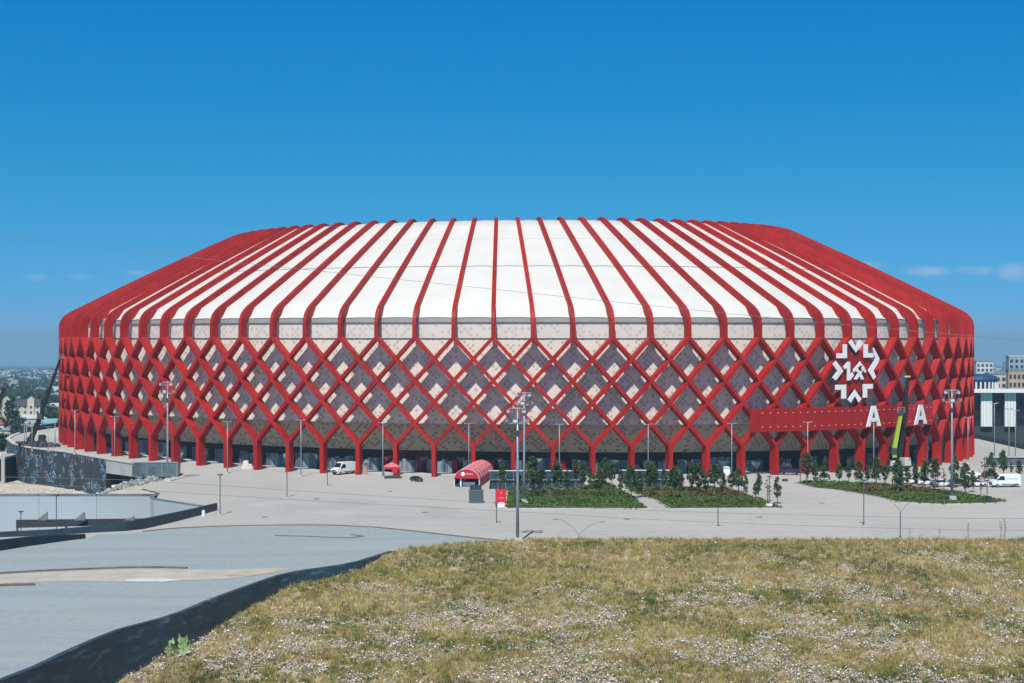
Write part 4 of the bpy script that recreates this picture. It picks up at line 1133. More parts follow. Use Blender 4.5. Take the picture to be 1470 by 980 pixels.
# ---- boom lifts
def boom_lift(label, base, pts, mats, rads, rz=0, paint=None):
    t = thing("boom_lift", label, "boom lift", base)
    pv = [Vector(p) - base for p in pts]
    mb = MB(); mb.box((0, 0, 1.0), (7.5, 2.4, .5), rz); mb.build("chassis", DARKT, t)
    c, s = math.cos(rz), math.sin(rz)
    for x in (-2.6, -1.2, 2.4):
        for y in (-1.1, 1.1):
            g = MB(); q = Vector((x * c - y * s, x * s + y * c, .5)); ax = Vector((-s, c, 0)) * .17; g.tube([q - ax, q + ax], .5, 12); g.build("wheel", TYRE, t)
    mb = MB(); q = (2.9 * c, 2.9 * s, 2.1); mb.box(q, (1.8, 2.3, 1.8), rz, taper=.85); mb.build("cab", paint, t)
    mb = MB(); mb.box((2.9 * c + .55 * c, 2.9 * s + .55 * s, 2.35), (.9, 2.05, .7), rz); mb.build("cab_window", CARGL, t)
    mb = MB(); mb.tube([(0, 0, 1.2), (0, 0, 2.4)], [1.1, .9], 12); mb.build("turret", paint, t)
    for k in range(len(pv) - 1):
        mb = MB(); a, b = pv[k], pv[k + 1]; d = (b - a).normalized(); side = Vector((0, 1, 0)); up = d.cross(side).normalized(); side = up.cross(d).normalized(); r0, r1 = rads[k]
        n = 2
        rings = [[a + up * r0 + side * r0, a - up * r0 + side * r0, a - up * r0 - side * r0, a + up * r0 - side * r0], [b + up * r1 + side * r1, b - up * r1 + side * r1, b - up * r1 - side * r1, b + up * r1 - side * r1]]
        mb.sweep(rings); mb.build("boom_section", mats[k], t)
        mb = MB(); mb.box(tuple(b), (r1 * 3, r1 * 3, r1 * 3)); mb.build("knuckle", DARKT, t)
    e = pv[-1]
    mb = MB(); mb.box((e.x, e.y, e.z + .1), (1.6, 1.0, .12))
    for x in (-.78, .78):
        for y in (-.48, .48): mb.box((e.x + x, e.y + y, e.z + .65), (.07, .07, 1.1))
    mb.box((e.x, e.y - .48, e.z + 1.2), (1.6, .07, .07)); mb.box((e.x, e.y + .48, e.z + 1.2), (1.6, .07, .07)); mb.box((e.x, e.y - .48, e.z + .65), (1.6, .05, .05))
    mb.build("basket", mats[-1] if False else GALV, t)
    return t
LIME = mat("lime_paint", (0.30, 0.50, 0.03), .4, .25, .8, col2=(0.42, 0.42, 0.03))
BOOMD = mat("black_boom", (0.015, 0.016, 0.017), .5, .2, 1)
bp = at(1284, 676); Yb = bp.y
boom_lift("boom lift with a lime green arm in front of the red sign band", bp, [on(1284, Yb, 2.8), on(1283, Yb, 4.3), on(1293.5, Yb, 30 - (592 - 484) * Yb / F)], [LIME, LIME], [(.45, .45), (.5, .36)], .4, mat("off_white_paint", (.5, .5, .48)))
t_ = thing("boom_lift", "black telescopic boom raised beside the lime green arm, yellow lamp at its tip", "boom lift", on(1291, Yb + 3, 0))
o = Vector(t_.location)
mb = MB(); mb.box((0, 0, 1.2), (5, 2.2, 1.4)); mb.build("chassis", DARKT, t_)
for x in (-1.7, 1.7):
    for y in (-1.1, 1.1): g = MB(); g.tube([(x, y - .17, .5), (x, y + .17, .5)], .5, 12); g.build("wheel", TYRE, t_)
a = on(1289, Yb + 3, 2); b = on(1297, Yb + 3, 30 - (595 - 484) * Yb / F); c = on(1303.5, Yb + 3, 30 - (543 - 484) * Yb / F)
for p, q, r0, r1 in ((a, b, .75, .62), (b, c, .5, .35)):
    mb = MB(); p = p - o; q = q - o; ux = Vector((1, 0, 0)); uy = Vector((0, 1, 0))
    mb.sweep([[p + ux * r0 + uy * r0, p - ux * r0 + uy * r0, p - ux * r0 - uy * r0, p + ux * r0 - uy * r0], [q + ux * r1 + uy * r1, q - ux * r1 + uy * r1, q - ux * r1 - uy * r1, q + ux * r1 - uy * r1]]); mb.build("boom_section", BOOMD, t_)
mb = MB(); q = c - o; mb.box((q.x - .2, q.y, q.z + .4), (1.3, .8, .35)); mb.build("work_lamp", mat("yellow_paint", (.6, .55, .15)), t_)
bp = at(44, 640); Yb = bp.y
boom_lift("dark boom truck on the left podium corner, boom leaning against the stadium", bp, [on(45, Yb, 3.2), on(58, Yb - 1, 30 - (597 - 484) * Yb / F), on(86.5, Yb - 4, 30 - (514 - 484) * Yb / F)], [BOOMD, BOOMD], [(.62, .5), (.42, .26)], .15, mat("dark_blue_paint", (.02, .035, .06), .4))
rubble("site_debris", "dark pile of site materials beside the boom truck", at(62, 641).x, at(62, 641).y, 5, 3, 70, 1.5, ground, 15, DARKT, .6, 1.6)
bp = Vector((on(-40, 520, 0).x, 520, outer_z(0, 520)))
boom_lift("dark crane boom tip poking in at the left picture edge", bp, [bp + Vector((0, 0, 3)), on(8, 518, 30 - (553 - 484) * 518 / F)], [BOOMD], [(.7, .5)], 0, DARKT)

# ---- promotional tents and stands
TR = mat("red_tent_fabric", (0.50, 0.02, 0.035), .6, .06, .8)
TR2 = mat("faded_red_fabric", (0.62, 0.17, 0.20), .6, .08, .8)
t_ = thing("promotional_tent", "large red barrel roofed tent with a white round logo on its gable", "tent", at(670, 699), -.10)
W_, D_, hw, hr = 5.2, 25.0, 1.75, 3.7
arc = [(-W_ / 2, hw), (-W_ / 2 + .45, hw + .95), (-W_ / 4, hr - .35), (0, hr), (W_ / 4, hr - .35), (W_ / 2 - .45, hw + .95), (W_ / 2, hw)]
for k in range(6):
    mb = MB(); (x0, z0), (x1, z1) = arc[k], arc[k + 1]
    mb.prism([(x0, 0, z0), (x1, 0, z1), (x1, D_, z1), (x0, D_, z0)], (0, 0, .07)); mb.build("roof_panel", TR2, t_)
mb = MB(); mb.prism([(x, -.05, z) for x, z in arc], (0, .08, 0)); mb.build("gable", TR, t_)
mb = MB(); mb.prism([(x, D_ + .02, z) for x, z in arc], (0, .08, 0)); mb.build("gable", TR, t_)
mb = MB()
for k in range(6):
    (x0, z0), (x1, z1) = arc[k], arc[k + 1]; mb.tube([(x0, -.1, z0), (x1, -.1, z1)], .09, 6)
mb.build("gable_trim", mat("pale_pink_trim", (.75, .4, .42)), t_)
for x in (-W_ / 2 + .1, W_ / 2 - .1):
    for y in (.1, D_ / 2, D_ - .1): mb = MB(); mb.tube([(x, y, 0), (x, y, hw)], .09, 6); mb.build("leg", WHITE, t_)
mb = MB(); mb.tube([(0, -.08, hr - 1.05), (0, -.16, hr - 1.05)], .40, 16); mb.v = [(x - .75, y, z) for x, y, z in mb.v]; mb.build("round_logo", WL, t_)
mb = MB(); x = -.15
for w_ in (.20, .10, .22, .18, .22, .16): mb.box((x + w_ / 2, -.1, hr - 1.05), (w_, .05, .22)); x += w_ + .06
mb.build("gable_lettering", mat("pink_lettering", (.8, .5, .5)), t_)
for k in range(11):
    mb = MB(); y0 = .3 + k * 2.2; mb.prism([(W_ / 2 - .02, y0, .15), (W_ / 2 - .02, y0 + 1.95, .15), (W_ / 2 - .02, y0 + 1.95, hw), (W_ / 2 - .02, y0, hw)], (.05, 0, 0)); mb.build("side_curtain", TR if k % 2 else TR2, t_)
mb = MB(); mb.prism([(-W_ / 2, D_, .1), (W_ / 2, D_, .1), (W_ / 2, D_, hw), (-W_ / 2, D_, hw)], (0, .05, 0)); mb.build("rear_curtain", DARKT, t_)
mb = MB(); mb.prism([(-W_ / 2, .2, .1), (-W_ / 2, D_, .1), (-W_ / 2, D_, hw), (-W_ / 2, .2, hw)], (.05, 0, 0)); mb.build("side_curtain", DARKT, t_)
for q in range(1, 6):
    mb = MB()
    for k in range(6):
        (x0, z0), (x1, z1) = arc[k], arc[k + 1]; mb.tube([(x0, D_ * q / 6, z0 + .09), (x1, D_ * q / 6, z1 + .09)], .05, 4)
    mb.build("roof_hoop", mat("pale_pink_trim", (.75, .4, .42)), t_)
def in_tent(x, y, z=0): return Vector(t_.location) + Matrix.Rotation(-.10, 3, 'Z') @ Vector((x, y, z))
c_ = thing("counter", "white curved counter inside the mouth of the large red tent", "counter", in_tent(-.1, 1.2), -.1)
mb = MB(); mb.box((.3, .8, .4), (2.6, .8, .8), taper=.94); mb.build("counter_body", WHITE, c_)
mb = MB(); mb.box((.3, .8, .85), (2.8, .9, .07)); mb.build("counter_top", WHITE, c_)
c_ = thing("banner_stand", "narrow white banner stand at the left of the large tent mouth", "banner", in_tent(-1.25, .4), -.1)
mb = MB(); mb.box((0, 0, .85), (.3, .08, 1.6)); mb.build("banner_cloth", WHITE, c_); mb = MB(); mb.box((0, 0, .04), (.7, .4, .08)); mb.build("foot", DARKT, c_)

t_ = thing("promotional_tent", "small red gazebo with pink hipped roof beside a street lamp", "tent", at(563, 686.5), .12)
mb = MB()
rw = 1.75
top = (0, 1.6, 3.4)
cs = [(-rw, 0, 2.45), (rw, 0, 2.45), (rw, 3.2, 2.45), (-rw, 3.2, 2.45)]
for k in range(4):
    mb = MB(); a, b = cs[k], cs[(k + 1) % 4]; mb.prism([a, b, top], (0, 0, -.05)); mb.build("roof_panel", TR2, t_)
    mb = MB(); mb.prism([(a[0], a[1], 2.44), (b[0], b[1], 2.44), (b[0], b[1], 2.0), (a[0], a[1], 2.0)], (.03, .03, 0)); mb.build("valance", TR if k != 0 else TR, t_)
    mb = MB(); mb.tube([(a[0] * .96, a[1] if a[1] else .05, 0), (a[0] * .96, a[1] if a[1] else .05, 2.4)], .09, 6); mb.build("leg", GREYT, t_)
mb = MB(); mb.box((0, 0, .3), (3.3, .25, .6)); mb.build("base_panel", DARKT, t_)
mb = MB(); mb.tube([(.55, -.15, 1.7), (.55, -.3, 1.7)], .62, 14); mb.build("round_sign", TR, t_)

t_ = thing("kiosk_box", "dark grey box kiosk with a narrower cap in front of the large red tent", "kiosk", at(683.5, 722))
mb = MB(); mb.box((0, .9, 1.15), (2.6, 1.9, 2.3)); mb.build("body", mat("slate_box", (.075, .10, .115), .6, .1, 1), t_)
mb = MB(); mb.box((-.1, .9, 2.75), (2.1, 1.5, .85)); mb.build("cap", mat("slate_cap", (.035, .05, .06), .6, .1, 1), t_)
mb = MB(); mb.box((-.1, .9, 2.33), (2.7, 2.0, .08)); mb.build("ledge", GREYT, t_)
t_ = thing("advert_stand", "bright red upright advertising stand on a white base by the hedge bed corner", "advert stand", at(719.5, 727))
mb = MB(); mb.box((0, 0, 1.85), (1.75, .7, 2.5)); mb.build("lightbox", mat("bright_red_plastic", (.72, .02, .03), .35, .05, 1), t_)
mb = MB(); mb.box((0, 0, .4), (1.3, .9, .8), taper=.8); mb.build("base", WHITE, t_)
mb = MB(); mb.box((0, -.36, 1.6), (.9, .04, .25)); mb.box((0, -.36, 2.5), (.35, .04, .35)); mb.build("printed_mark", TR2, t_)
mb = MB(); mb.box((-.95, .1, 1.6), (.12, .7, 3.0)); mb.build("side_frame", DARKT, t_)
t_ = thing("easel_stand", "beige stand with a round board beside the pillar right of the white van", "stand", at(523.5, 680.5))
mb = MB(); mb.box((0, .3, .75), (1.2, .9, 1.5), taper=.7); mb.build("pedestal", mat("beige_board", (.36, .24, .19), .8), t_)
mb = MB(); mb.tube([(.5, .2, 2.2), (.5, .35, 2.3)], .6, 12); mb.build("round_board", mat("beige_board2", (.42, .28, .23), .8), t_)
mb = MB(); mb.box((-.3, .2, 1.75), (1.0, .3, .25)); mb.build("shelf", mat("beige_board", (.36,.24,.19)), t_)
t_ = thing("covered_bundle", "white sheet covered bundle in the shade left of a red pillar", "bundle", at(353, 672))
mb = MB(); mb.box((0, 0, .9), (1.7, 1.2, 1.8), taper=.6); mb.box((.9, .1, .5), (1.2, 1, 1.0), taper=.7); mb.build("sheet", mat("dull_white_sheet", (.62, .56, .52), .8, .1, 1), t_)
t_ = thing("litter_bin", "black litter bin at the right end of the right planting bed", "bin", at(1419, 722))
mb = MB(); mb.tube([(0, 0, 0), (0, 0, 1.15)], [.42, .5], 10); mb.build("drum", DARKT, t_); mb = MB(); mb.tube([(0, 0, 1.16), (0, 0, 1.28)], [.54, .4], 10); mb.build("lid", TYRE, t_)
t_ = thing("bench", "dark bench on the plaza beside the tip of the right planting bed", "bench", at(1184, 688.5), .1)
mb = MB(); mb.box((0, 0, .5), (2.4, .6, .12)); mb.build("seat", DARKT, t_)
mb = MB(); mb.box((0, .3, .85), (2.4, .1, .5)); mb.build("backrest", DARKT, t_)
for x in (-1, 1): mb = MB(); mb.box((x, 0, .22), (.12, .55, .44)); mb.build("leg", TYRE, t_)
t_ = thing("small_tent", "small pale green topped pop-up tent between pillars in the shade", "tent", at(1043, 681)); t_.scale = (.7, .7, .75)
mb = MB(); mb.box((0, 0, 1.0), (2.2, 1.6, 2.0), taper=.9); mb.build("tent_walls", WHITE, t_); mb = MB(); mb.box((0, 0, 2.25), (2.4, 1.8, .5), taper=.4); mb.build("tent_roof", mat("mint_fabric", (.3, .6, .55)), t_)
for k, (px, py, lab) in enumerate(((309, 699, "white bollard left"), ) if False else ((292, 741, "white standing drum against the dark parapet tip"),)):
    t_ = thing("water_drum", lab, "drum", at(px, py)); mb = MB(); mb.tube([(0, 0, 0), (0, 0, 1.0)], .28, 10); mb.build("drum_body", WHITE, t_); mb = MB(); mb.tube([(0, 0, 1.0), (0, 0, 1.1)], .16, 8); mb.build("cap", KERB, t_)
for px, py, lab in ((1171, 688, "small dark crate left of the plaza bench"), (1127, 690.5, "small dark box lying alone on the plaza before the jeep"), (1104, 727, "flat white bag at the tip of the second hedge bed")):
    t_ = thing("crate", lab, "crate" if "bag" not in lab else "bag", at(px, py)); mb = MB(); mb.box((0, 0, .25), (1.2, .7, .5), taper=.9); mb.build("crate_body", WHITE if "white" in lab else DARKT, t_); mb = MB(); mb.box((0, 0, .53), (1.1, .6, .05)); mb.build("lid", WHITE if "white" in lab else GREYT, t_)

# glass walls of the sunken courts with a white top rail
for (x0, y0), (x1, y1), lab in ((holes[0][0], holes[0][2], "dark blue glazed court wall with white top rail behind the first hedge bed"), (holes[1][0], holes[1][2], "short glazed court wall with white top rail behind the second hedge bed")):
    t_ = thing("glazed_wall", lab, "glass wall", ((x0 + x1) / 2, y1 + .5, -3.6))
    n = int((x1 - x0) / 1.6); w = (x1 - x0) / n
    pm_ = MB(); pm_.box((0, 0, 2.75), (w - .12, .08, 5.4)); pmm = pm_.mesh("pane", [BLUEGL]); mm_ = MB(); mm_.box((0, -.05, 2.75), (.1, .22, 5.5)); mmm = mm_.mesh("mullion", [DOORF])
    for k in range(n):
        link("pane", pmm, t_, (x0 - (x0 + x1) / 2 + w * (k + .5), 0, 0))
    for k in range(n + 1): link("mullion", mmm, t_, (x0 - (x0 + x1) / 2 + w * k, 0, 0))
    mb = MB(); mb.box((0, -.05, 5.56), (x1 - x0 + .6, .3, .16)); mb.build("top_rail", WHITE, t_)
    mb = MB(); mb.box((0, -.02, 3.6), (x1 - x0, .2, .2)); mb.build("transom", DOORF, t_)

# ================================================================== PLANTING
def tone_mesh(name, V, Fc, tones, m):
    """numpy mesh with one tone per face"""
    me = bpy.data.meshes.new(name); V = np.asarray(V, np.float32); Fc = np.asarray(Fc, np.int32); nf, k = Fc.shape
    me.vertices.add(len(V)); me.vertices.foreach_set("co", V.ravel())
    me.loops.add(nf * k); me.loops.foreach_set("vertex_index", Fc.ravel())
    me.polygons.add(nf); me.polygons.foreach_set("loop_start", np.arange(0, nf * k, k, dtype=np.int32))
    me.update(calc_edges=True)
    a = me.attributes.new("tone", 'FLOAT_COLOR', 'FACE'); T4 = np.ones((nf, 4), np.float32); T4[:, :3] = tones; a.data.foreach_set("color", T4.ravel())
    me.materials.append(m); me.validate(); return me
def leaf_cloud(rng, centres, radii, per, size, base, squash=1.0, darkvar=.35):
    """quads scattered in clumps; every clump and leaf has its own green"""
    C_ = np.repeat(centres, per, 0); Rr = np.repeat(radii, per)
    n = len(C_); d = rng.normal(size=(n, 3)); d /= np.linalg.norm(d, axis=1)[:, None]; q = rng.random(n) ** .45
    P = C_ + d * (Rr * q)[:, None] * np.array([1, 1, squash])
    a = rng.normal(size=(n, 3)); a /= np.linalg.norm(a, axis=1)[:, None]; b = np.cross(a, rng.normal(size=(n, 3))); b /= np.linalg.norm(b, axis=1)[:, None]
    s = size * rng.uniform(.6, 1.3, n)[:, None]
    V = np.stack([P - a * s, P + b * s * .55, P + a * s, P - b * s * .55], 1).reshape(-1, 3)
    Fc = np.arange(n * 4).reshape(n, 4)
    ct = np.repeat(rng.uniform(1 - darkvar, 1 + darkvar, (len(centres), 1)), per, 0) * rng.uniform(.75, 1.25, (n, 1))
    T_ = np.array(base)[None] * ct; T_[:, 0] *= rng.uniform(.8, 1.3, n)
    return V, Fc, T_
def tree_proto(seed, h, cw, base=(0.055, 0.10, 0.03), nl=34, per=18, low=.28, leaf=.20, bare=False):
    rng = np.random.default_rng(seed); r = random.Random(seed)
    t = thing("young_tree", "x", "tree")
    mb = MB(); pts = [(0, 0, 0), (r.uniform(-.05, .05), 0, h * .3), (r.uniform(-.12, .12), r.uniform(-.1, .1), h * .65), (r.uniform(-.1, .1), 0, h * .96)]
    mb.tube(pts, [.07 + h * .008, .06 + h * .004, .045, .015], 6)
    ends = []
    for k in range(9):
        f = low + (0.92 - low) * k / 9; a = r.random() * 6.28; ln = cw * (.9 - .5 * abs(f - .5)) * r.uniform(.6, 1)
        p0 = Vector((0, 0, h * f)); p1 = p0 + Vector((math.cos(a) * ln, math.sin(a) * ln, ln * r.uniform(.7, 1.3)))
        mb.tube([p0, p0.lerp(p1, .5) + Vector((0, 0, -.05)), p1], [.035, .025, .01], 4); ends.append(p1)
    mb.build("trunk", BARK, t)
    if not bare:
        cs_ = []
        for k in range(nl):
            f = rng.uniform(low, 1.0); wdt = cw * (math.sin(math.pi * min(1, (f - low) / (1 - low) * .86 + .14)) ** .7) * .85; a = rng.uniform(0, 6.28); q = rng.random() ** .5
            cs_.append((math.cos(a) * wdt * q, math.sin(a) * wdt * q, h * f))
        V, Fc, T_ = leaf_cloud(rng, np.array(cs_), rng.uniform(.25, .5, nl) * (cw / 1.0) ** .5, per, leaf, base)
        link("crown", tone_mesh("crown", V, Fc, T_, LEAF), t)
    else:
        cs_ = np.array([tuple(e) for e in ends]); V, Fc, T_ = leaf_cloud(rng, cs_, np.full(len(cs_), .2), 5, .1, (.07, .08, .04)); link("crown", tone_mesh("crown", V, Fc, T_, LEAF), t)
    return t
PROT = [tree_proto(s, 5.2, c, b, nl, low=lo) for s, c, b, nl, lo in ((1, 1.25, (0.075, 0.135, 0.042), 44, .30), (2, 1.0, (0.075, 0.13, 0.04), 44, .33), (3, 1.4, (0.07, 0.115, 0.038), 50, .34), (4, .85, (0.08, 0.13, 0.042), 38, .28), (5, 1.15, (0.07, 0.11, 0.04), 44, .34))]
SPARSE = tree_proto(8, 5.0, .7, (0.07, 0.085, 0.045), 10, 10, .3, .16)
BARE = tree_proto(9, 3.6, .55, bare=True)
# px, base y, top y, prototype
TREES = [(721, 703, 664, 3), (765, 707, 657, 0), (777, 709, 672, 4), (799, 712, 663, 2), (814, 707, 676, 1), (827, 699, 660, 4), (837, 704, 664, 1), (848, 702, 671, 3), (861, 714, 676, 2), (868, 697, 658, 0), (878, 700, 662, 1), (892, 710, 675, 3), (906, 716, 670, 2), (917, 714, 677, 0), (932, 712, 664, 4), (744, 708, 680, 4), (787, 702, 684, 3),
         (940, 704, 669, 1), (953, 702, 673, 3), (967, 715, 671, 2), (978, 706, 676, 1), (994, 706, 665, 0), (1004, 712, 666, 4), (1013, 710, 680, 3), (1026, 709, 667, 2), (1038, 712, 678, 1), (1051, 708, 678, 4), (1060, 706, 673, 0), (1070, 711, 682, 3), (1084.5, 716, 693, 3), (1089, 716, 680, 1), (1102, 719, 684, 9), (1116, 723, 685, 3),
         (1149, 692, 655, 9), (1158, 694, 651, 4), (1170, 692, 662, 1), (1183, 694, 659, 3), (1204.5, 696, 664, 1), (1218, 694, 660, 3), (1233, 697, 661, 0), (1245, 696, 668, 1), (1258, 703, 658, 2), (1271, 698, 668, 4), (1289, 706, 661, 0), (1303, 700, 670, 3), (1315, 704, 668, 4), (1327, 703, 661, 1), (1343, 700, 659, 2), (1355, 702, 668, 9), (1370, 700, 654, 3), (1385.5, 712, 666, 0), (1408, 711, 684, 9), (1413, 692, 652, 9), (1424, 690, 650, 3), (1440.5, 686, 647, 1), (1463, 690, 661, 4), (1397, 706, 676, 3), (1452, 682, 664, 3)]
rt = random.Random(11)
grp = lambda px: "young trees in the first hedge bed" if px < 935 else "young trees in the second hedge bed" if px < 1120 else "young trees in and behind the right planting bed"
shapes = {0: "bushy dark green", 1: "rounded mid green", 2: "broad dense", 3: "slim upright", 4: "high crowned light green", 9: "thin sparse"}
zones = ((735, "beside the red advertising stand"), (770, "right behind the second mast"), (810, "in the left part of the first hedge bed"), (845, "before the glazed wall in the first hedge bed"), (885, "at the path end of the first hedge bed"), (935, "by the pale path between the hedge beds"),
         (975, "in the left part of the second hedge bed"), (1030, "in the middle of the second hedge bed"), (1075, "in the right part of the second hedge bed"), (1120, "at the right tip of the second hedge bed"), (1190, "at the left tip of the right bed"), (1240, "below the left white letter A"), (1300, "in front of the green boom"), (1350, "left of the right mast"), (1400, "just right of the right mast"), (1430, "behind the black bin path light"), (1500, "beside the lettered white van"))
seen = {}
for (px, py, top, k) in TREES:
    pr = SPARSE if k == 9 else PROT[k]; p = at(px, py, 0); h = (py - top) * p.y / F; s = h / (5.0 if k == 9 else 5.2)
    zn = [z for lim, z in zones if px < lim][0]
    lab = "%s young tree %s" % (shapes[k], zn)
    n = seen.get(lab, 0); seen[lab] = n + 1
    if n: lab = "%s %s young tree %s" % (("second", "third", "fourth")[n - 1], shapes[k], zn)
    wsc = s * rt.uniform(.85, 1.1)
    place(pr, USED, p, rt.uniform(0, 6.28), lab, grp(px), (wsc, wsc, s))
for (px, top, lab) in ((1306, 757, "bare sapling behind the meadow crest below the double arm lamp"), (1349, 756, "bare sapling second from left behind the right meadow crest"), (1390, 750, "bare sapling with a forked top behind the right meadow crest"), (1437, 746, "bare sapling left of the pair at the right picture edge"), (1442.5, 743, "taller bare sapling of the pair at the right picture edge"), (1263.5, 764, "short bare sapling behind the crest below the tall path light"), (1029, 768, "tiny dark stump sapling on the crest below the dark path light")):
    Y = 251.5; z0 = 0; h = 30 - (top - 484) * Y / F
    place(BARE, USED, on(px, Y, 0), rt.uniform(0, 6), lab, None, (h / 3.6 * .8, h / 3.6 * .8, h / 3.6))

# planting beds: kerb, soil, ground cover, hedge rows
BEDG = mat("bed_soil", (0.10, 0.085, 0.05), .95, .3, .8, col2=(0.05, 0.08, 0.025))
beds = [[(726, 730), (727, 716), (729, 703), (835, 702), (856, 690), (869, 691), (905, 710), (931, 730.5)],
        [(962, 730.5), (941, 718), (905, 706), (898, 700), (985, 700), (1020, 698), (1062, 706), (1098, 719), (1126, 729.5)],
        [(1140, 693), (1170, 689.5), (1256, 693.5), (1300, 696), (1344, 702), (1382, 706.5), (1449, 719.5), (1425, 722.5), (1350, 724), (1290, 721), (1262, 714), (1226, 707.5), (1200, 703.5), (1172, 701)]]
covers = [((0.11, 0.17, 0.045), (0.075, 0.10, 0.03)), ((0.115, 0.165, 0.045), (0.09, 0.10, 0.035)), ((0.12, 0.17, 0.05), (0.07, 0.085, 0.03))]
def inpoly(x, y, poly):
    c = False; j = len(poly) - 1
    for i in range(len(poly)):
        xi, yi = poly[i][0], poly[i][1]; xj, yj = poly[j][0], poly[j][1]
        if (yi > y) != (yj > y) and x < (xj - xi) * (y - yi) / (yj - yi) + xi: c = not c
        j = i
    return c
bnames = ("first hedge bed by the advertising stand", "second hedge bed beyond the pale path", "right planting bed below the letters")
for bi, bd in enumerate(beds):
    w = [at(x, y, 0) for x, y in bd]
    sheet("planting_bed", w, lambda x, y: .06, BEDG, None)
    strip("bed_kerb", w + [w[0]], .25, .16, KERB, kind='structure')
    rng = np.random.default_rng(40 + bi)
    xs_ = [p.x for p in w]; ys_ = [p.y for p in w]; pl = [(p.x, p.y) for p in w]
    cs_ = []
    area = (max(xs_) - min(xs_)) * (max(ys_) - min(ys_))
    n = int(area * 1.6)
    for _ in range(n):
        x = rng.uniform(min(xs_), max(xs_)); y = rng.uniform(min(ys_), max(ys_))
        if inpoly(x, y, pl) and noise.noise(Vector((x * .25, y * .25, bi))) > -.25: cs_.append((x, y, .16))
    cs_ = np.array(cs_); V, Fc, T_ = leaf_cloud(rng, cs_, np.full(len(cs_), .5), 14, .17, covers[bi][0], .35, .4)
    me = tone_mesh("ground_cover", V, Fc, T_, LEAF); o = link("ground_cover", me, label="low green ground cover filling the %s" % bnames[bi], cat="ground cover", kind='stuff')
# hedge rows inside the beds (px0,px1,py,height,colour)
rows = [(729, 908, 722, .9, 0, "front bright green hedge row of the first hedge bed"), (729, 885, 711, 1.0, 1, "olive hedge row behind the bright one in the first hedge bed"), (729, 868, 703.5, .9, 1, "rear low hedge row of the first hedge bed"),
        (952, 1096, 722, .9, 0, "front bright green hedge row of the second hedge bed"), (925, 1072, 712, 1.0, 2, "rust brown hedge row in the second hedge bed"), (905, 1050, 704, .9, 1, "rear olive hedge row of the second hedge bed"),
        (1178, 1262, 697.5, .8, 0, "green hedge row at the left tip of the right planting bed"), (1228, 1345, 705, .9, 2, "rust brown hedge row in the middle of the right planting bed"), (1284, 1425, 717, .9, 0, "front green hedge row of the right planting bed")]
hcol = ((0.10, 0.21, 0.035), (0.16, 0.18, 0.055), (0.22, 0.14, 0.065))
for k, (x0, x1, y, h, c, lab) in enumerate(rows):
    a = at(x0, y, 0); b = at(x1, y, 0); n = int((b - a).length * 5.5); rng = np.random.default_rng(60 + k)
    f = rng.random(n); cs_ = np.stack([a.x + (b.x - a.x) * f, a.y + (b.y - a.y) * f + rng.uniform(-.9, .9, n), rng.uniform(.1, h, n)], 1)
    keep = np.array([noise.noise(Vector((c_[0] * .35, c_[1] * .8, k))) > -.42 for c_ in cs_]); cs_ = cs_[keep]
    V, Fc, T_ = leaf_cloud(rng, cs_, np.full(len(cs_), .4), 16, .16, hcol[c], .8, .45)
    t_ = thing("hedge", lab, "hedge", ((a.x + b.x) / 2, a.y, 0)); me = tone_mesh("foliage", V - np.array([(a.x + b.x) / 2, a.y, 0]), Fc, T_, LEAF); link("foliage", me, t_)
    mb = MB()
    for q in range(int((b - a).length / 2.2)): mb.tube([(-(b.x - a.x) / 2 + 1.1 + q * 2.2, 0, 0), (-(b.x - a.x) / 2 + 1.1 + q * 2.2, 0, h * .8)], .03, 4)
    mb.build("stems", BARK, t_)

# meadow grass, weeds and pale rubble
def scatter_meadow():
    N = 125000
    y = 247.5 - (247.5 - 132) * RNG.random(N) ** .85; x = RNG.uniform(-.345, .43, N) * y
    # keep on the meadow side of the wall
    wx = np.interp(y, [p.y for p in dense], [p.x for p in dense])
    k = (x > wx + .45 + .3 * np.sin(y * 1.3)) & (x > np.interp(y, [234, 237, 239.6, 242.2, 245, 248, 251.5], [-60, -14.4, -11.8, -7.8, -1.8, 5, 12]) + .3 * np.sin(y * 9.) )
    x, y = x[k], y[k]; n = len(x)
    nz = np.array([noise.noise(Vector((a * .09, b * .09, 0))) + .5 * noise.noise(Vector((a * .33, b * .33, 5))) for a, b in zip(x, y)])
    bare = np.array([.8 * noise.noise(Vector((a * .09 + 9, b * .085, 2))) + .75 * noise.noise(Vector((a * .30, b * .30, 8))) + .35 * noise.noise(Vector((a * .9, b * 1.2, 4))) for a, b in zip(x, y)])
    z = np.array([meadow_z(a, b) for a, b in zip(x, y)])
    thr = np.interp(y, [150, 185, 205, 225, 240], [-.06, .03, .20, .40, .75])
    grass = (bare < thr) | (RNG.random(n) < .50)
    return x, y, z, nz, bare, grass, thr
mx, my, mz, mnz, mbare, mg, mthr = scatter_meadow()
gx_, gy_, gz_, gn_ = mx[mg], my[mg], mz[mg], mnz[mg]
n = len(gx_); B = 8
pal = np.array([(0.45, 0.36, 0.125), (0.59, 0.49, 0.24), (0.30, 0.285, 0.085), (0.185, 0.205, 0.055), (0.38, 0.275, 0.145), (0.095, 0.13, 0.035)])
hue = np.array([noise.noise(Vector((a * .05 + 40, b * .07, 11))) + .6 * noise.noise(Vector((a * .2, b * .3, 21))) for a, b in zip(gx_, gy_)])
wsel = RNG.random(n) * .75 + .14 + gn_ * .75
pi_ = np.select([wsel < -.02, wsel < .20, wsel < .44, wsel < .72, wsel < .9], [5, 3, 2, 0, 4], 1)
pi_ = np.where((hue > .25) & (pi_ == 2), 4, pi_)
tone = pal[pi_] * RNG.uniform(.6, 1.45, (n, 1))
hts = RNG.uniform(.22, .75, n) * np.where(pi_ == 5, 1.15, 1.0)
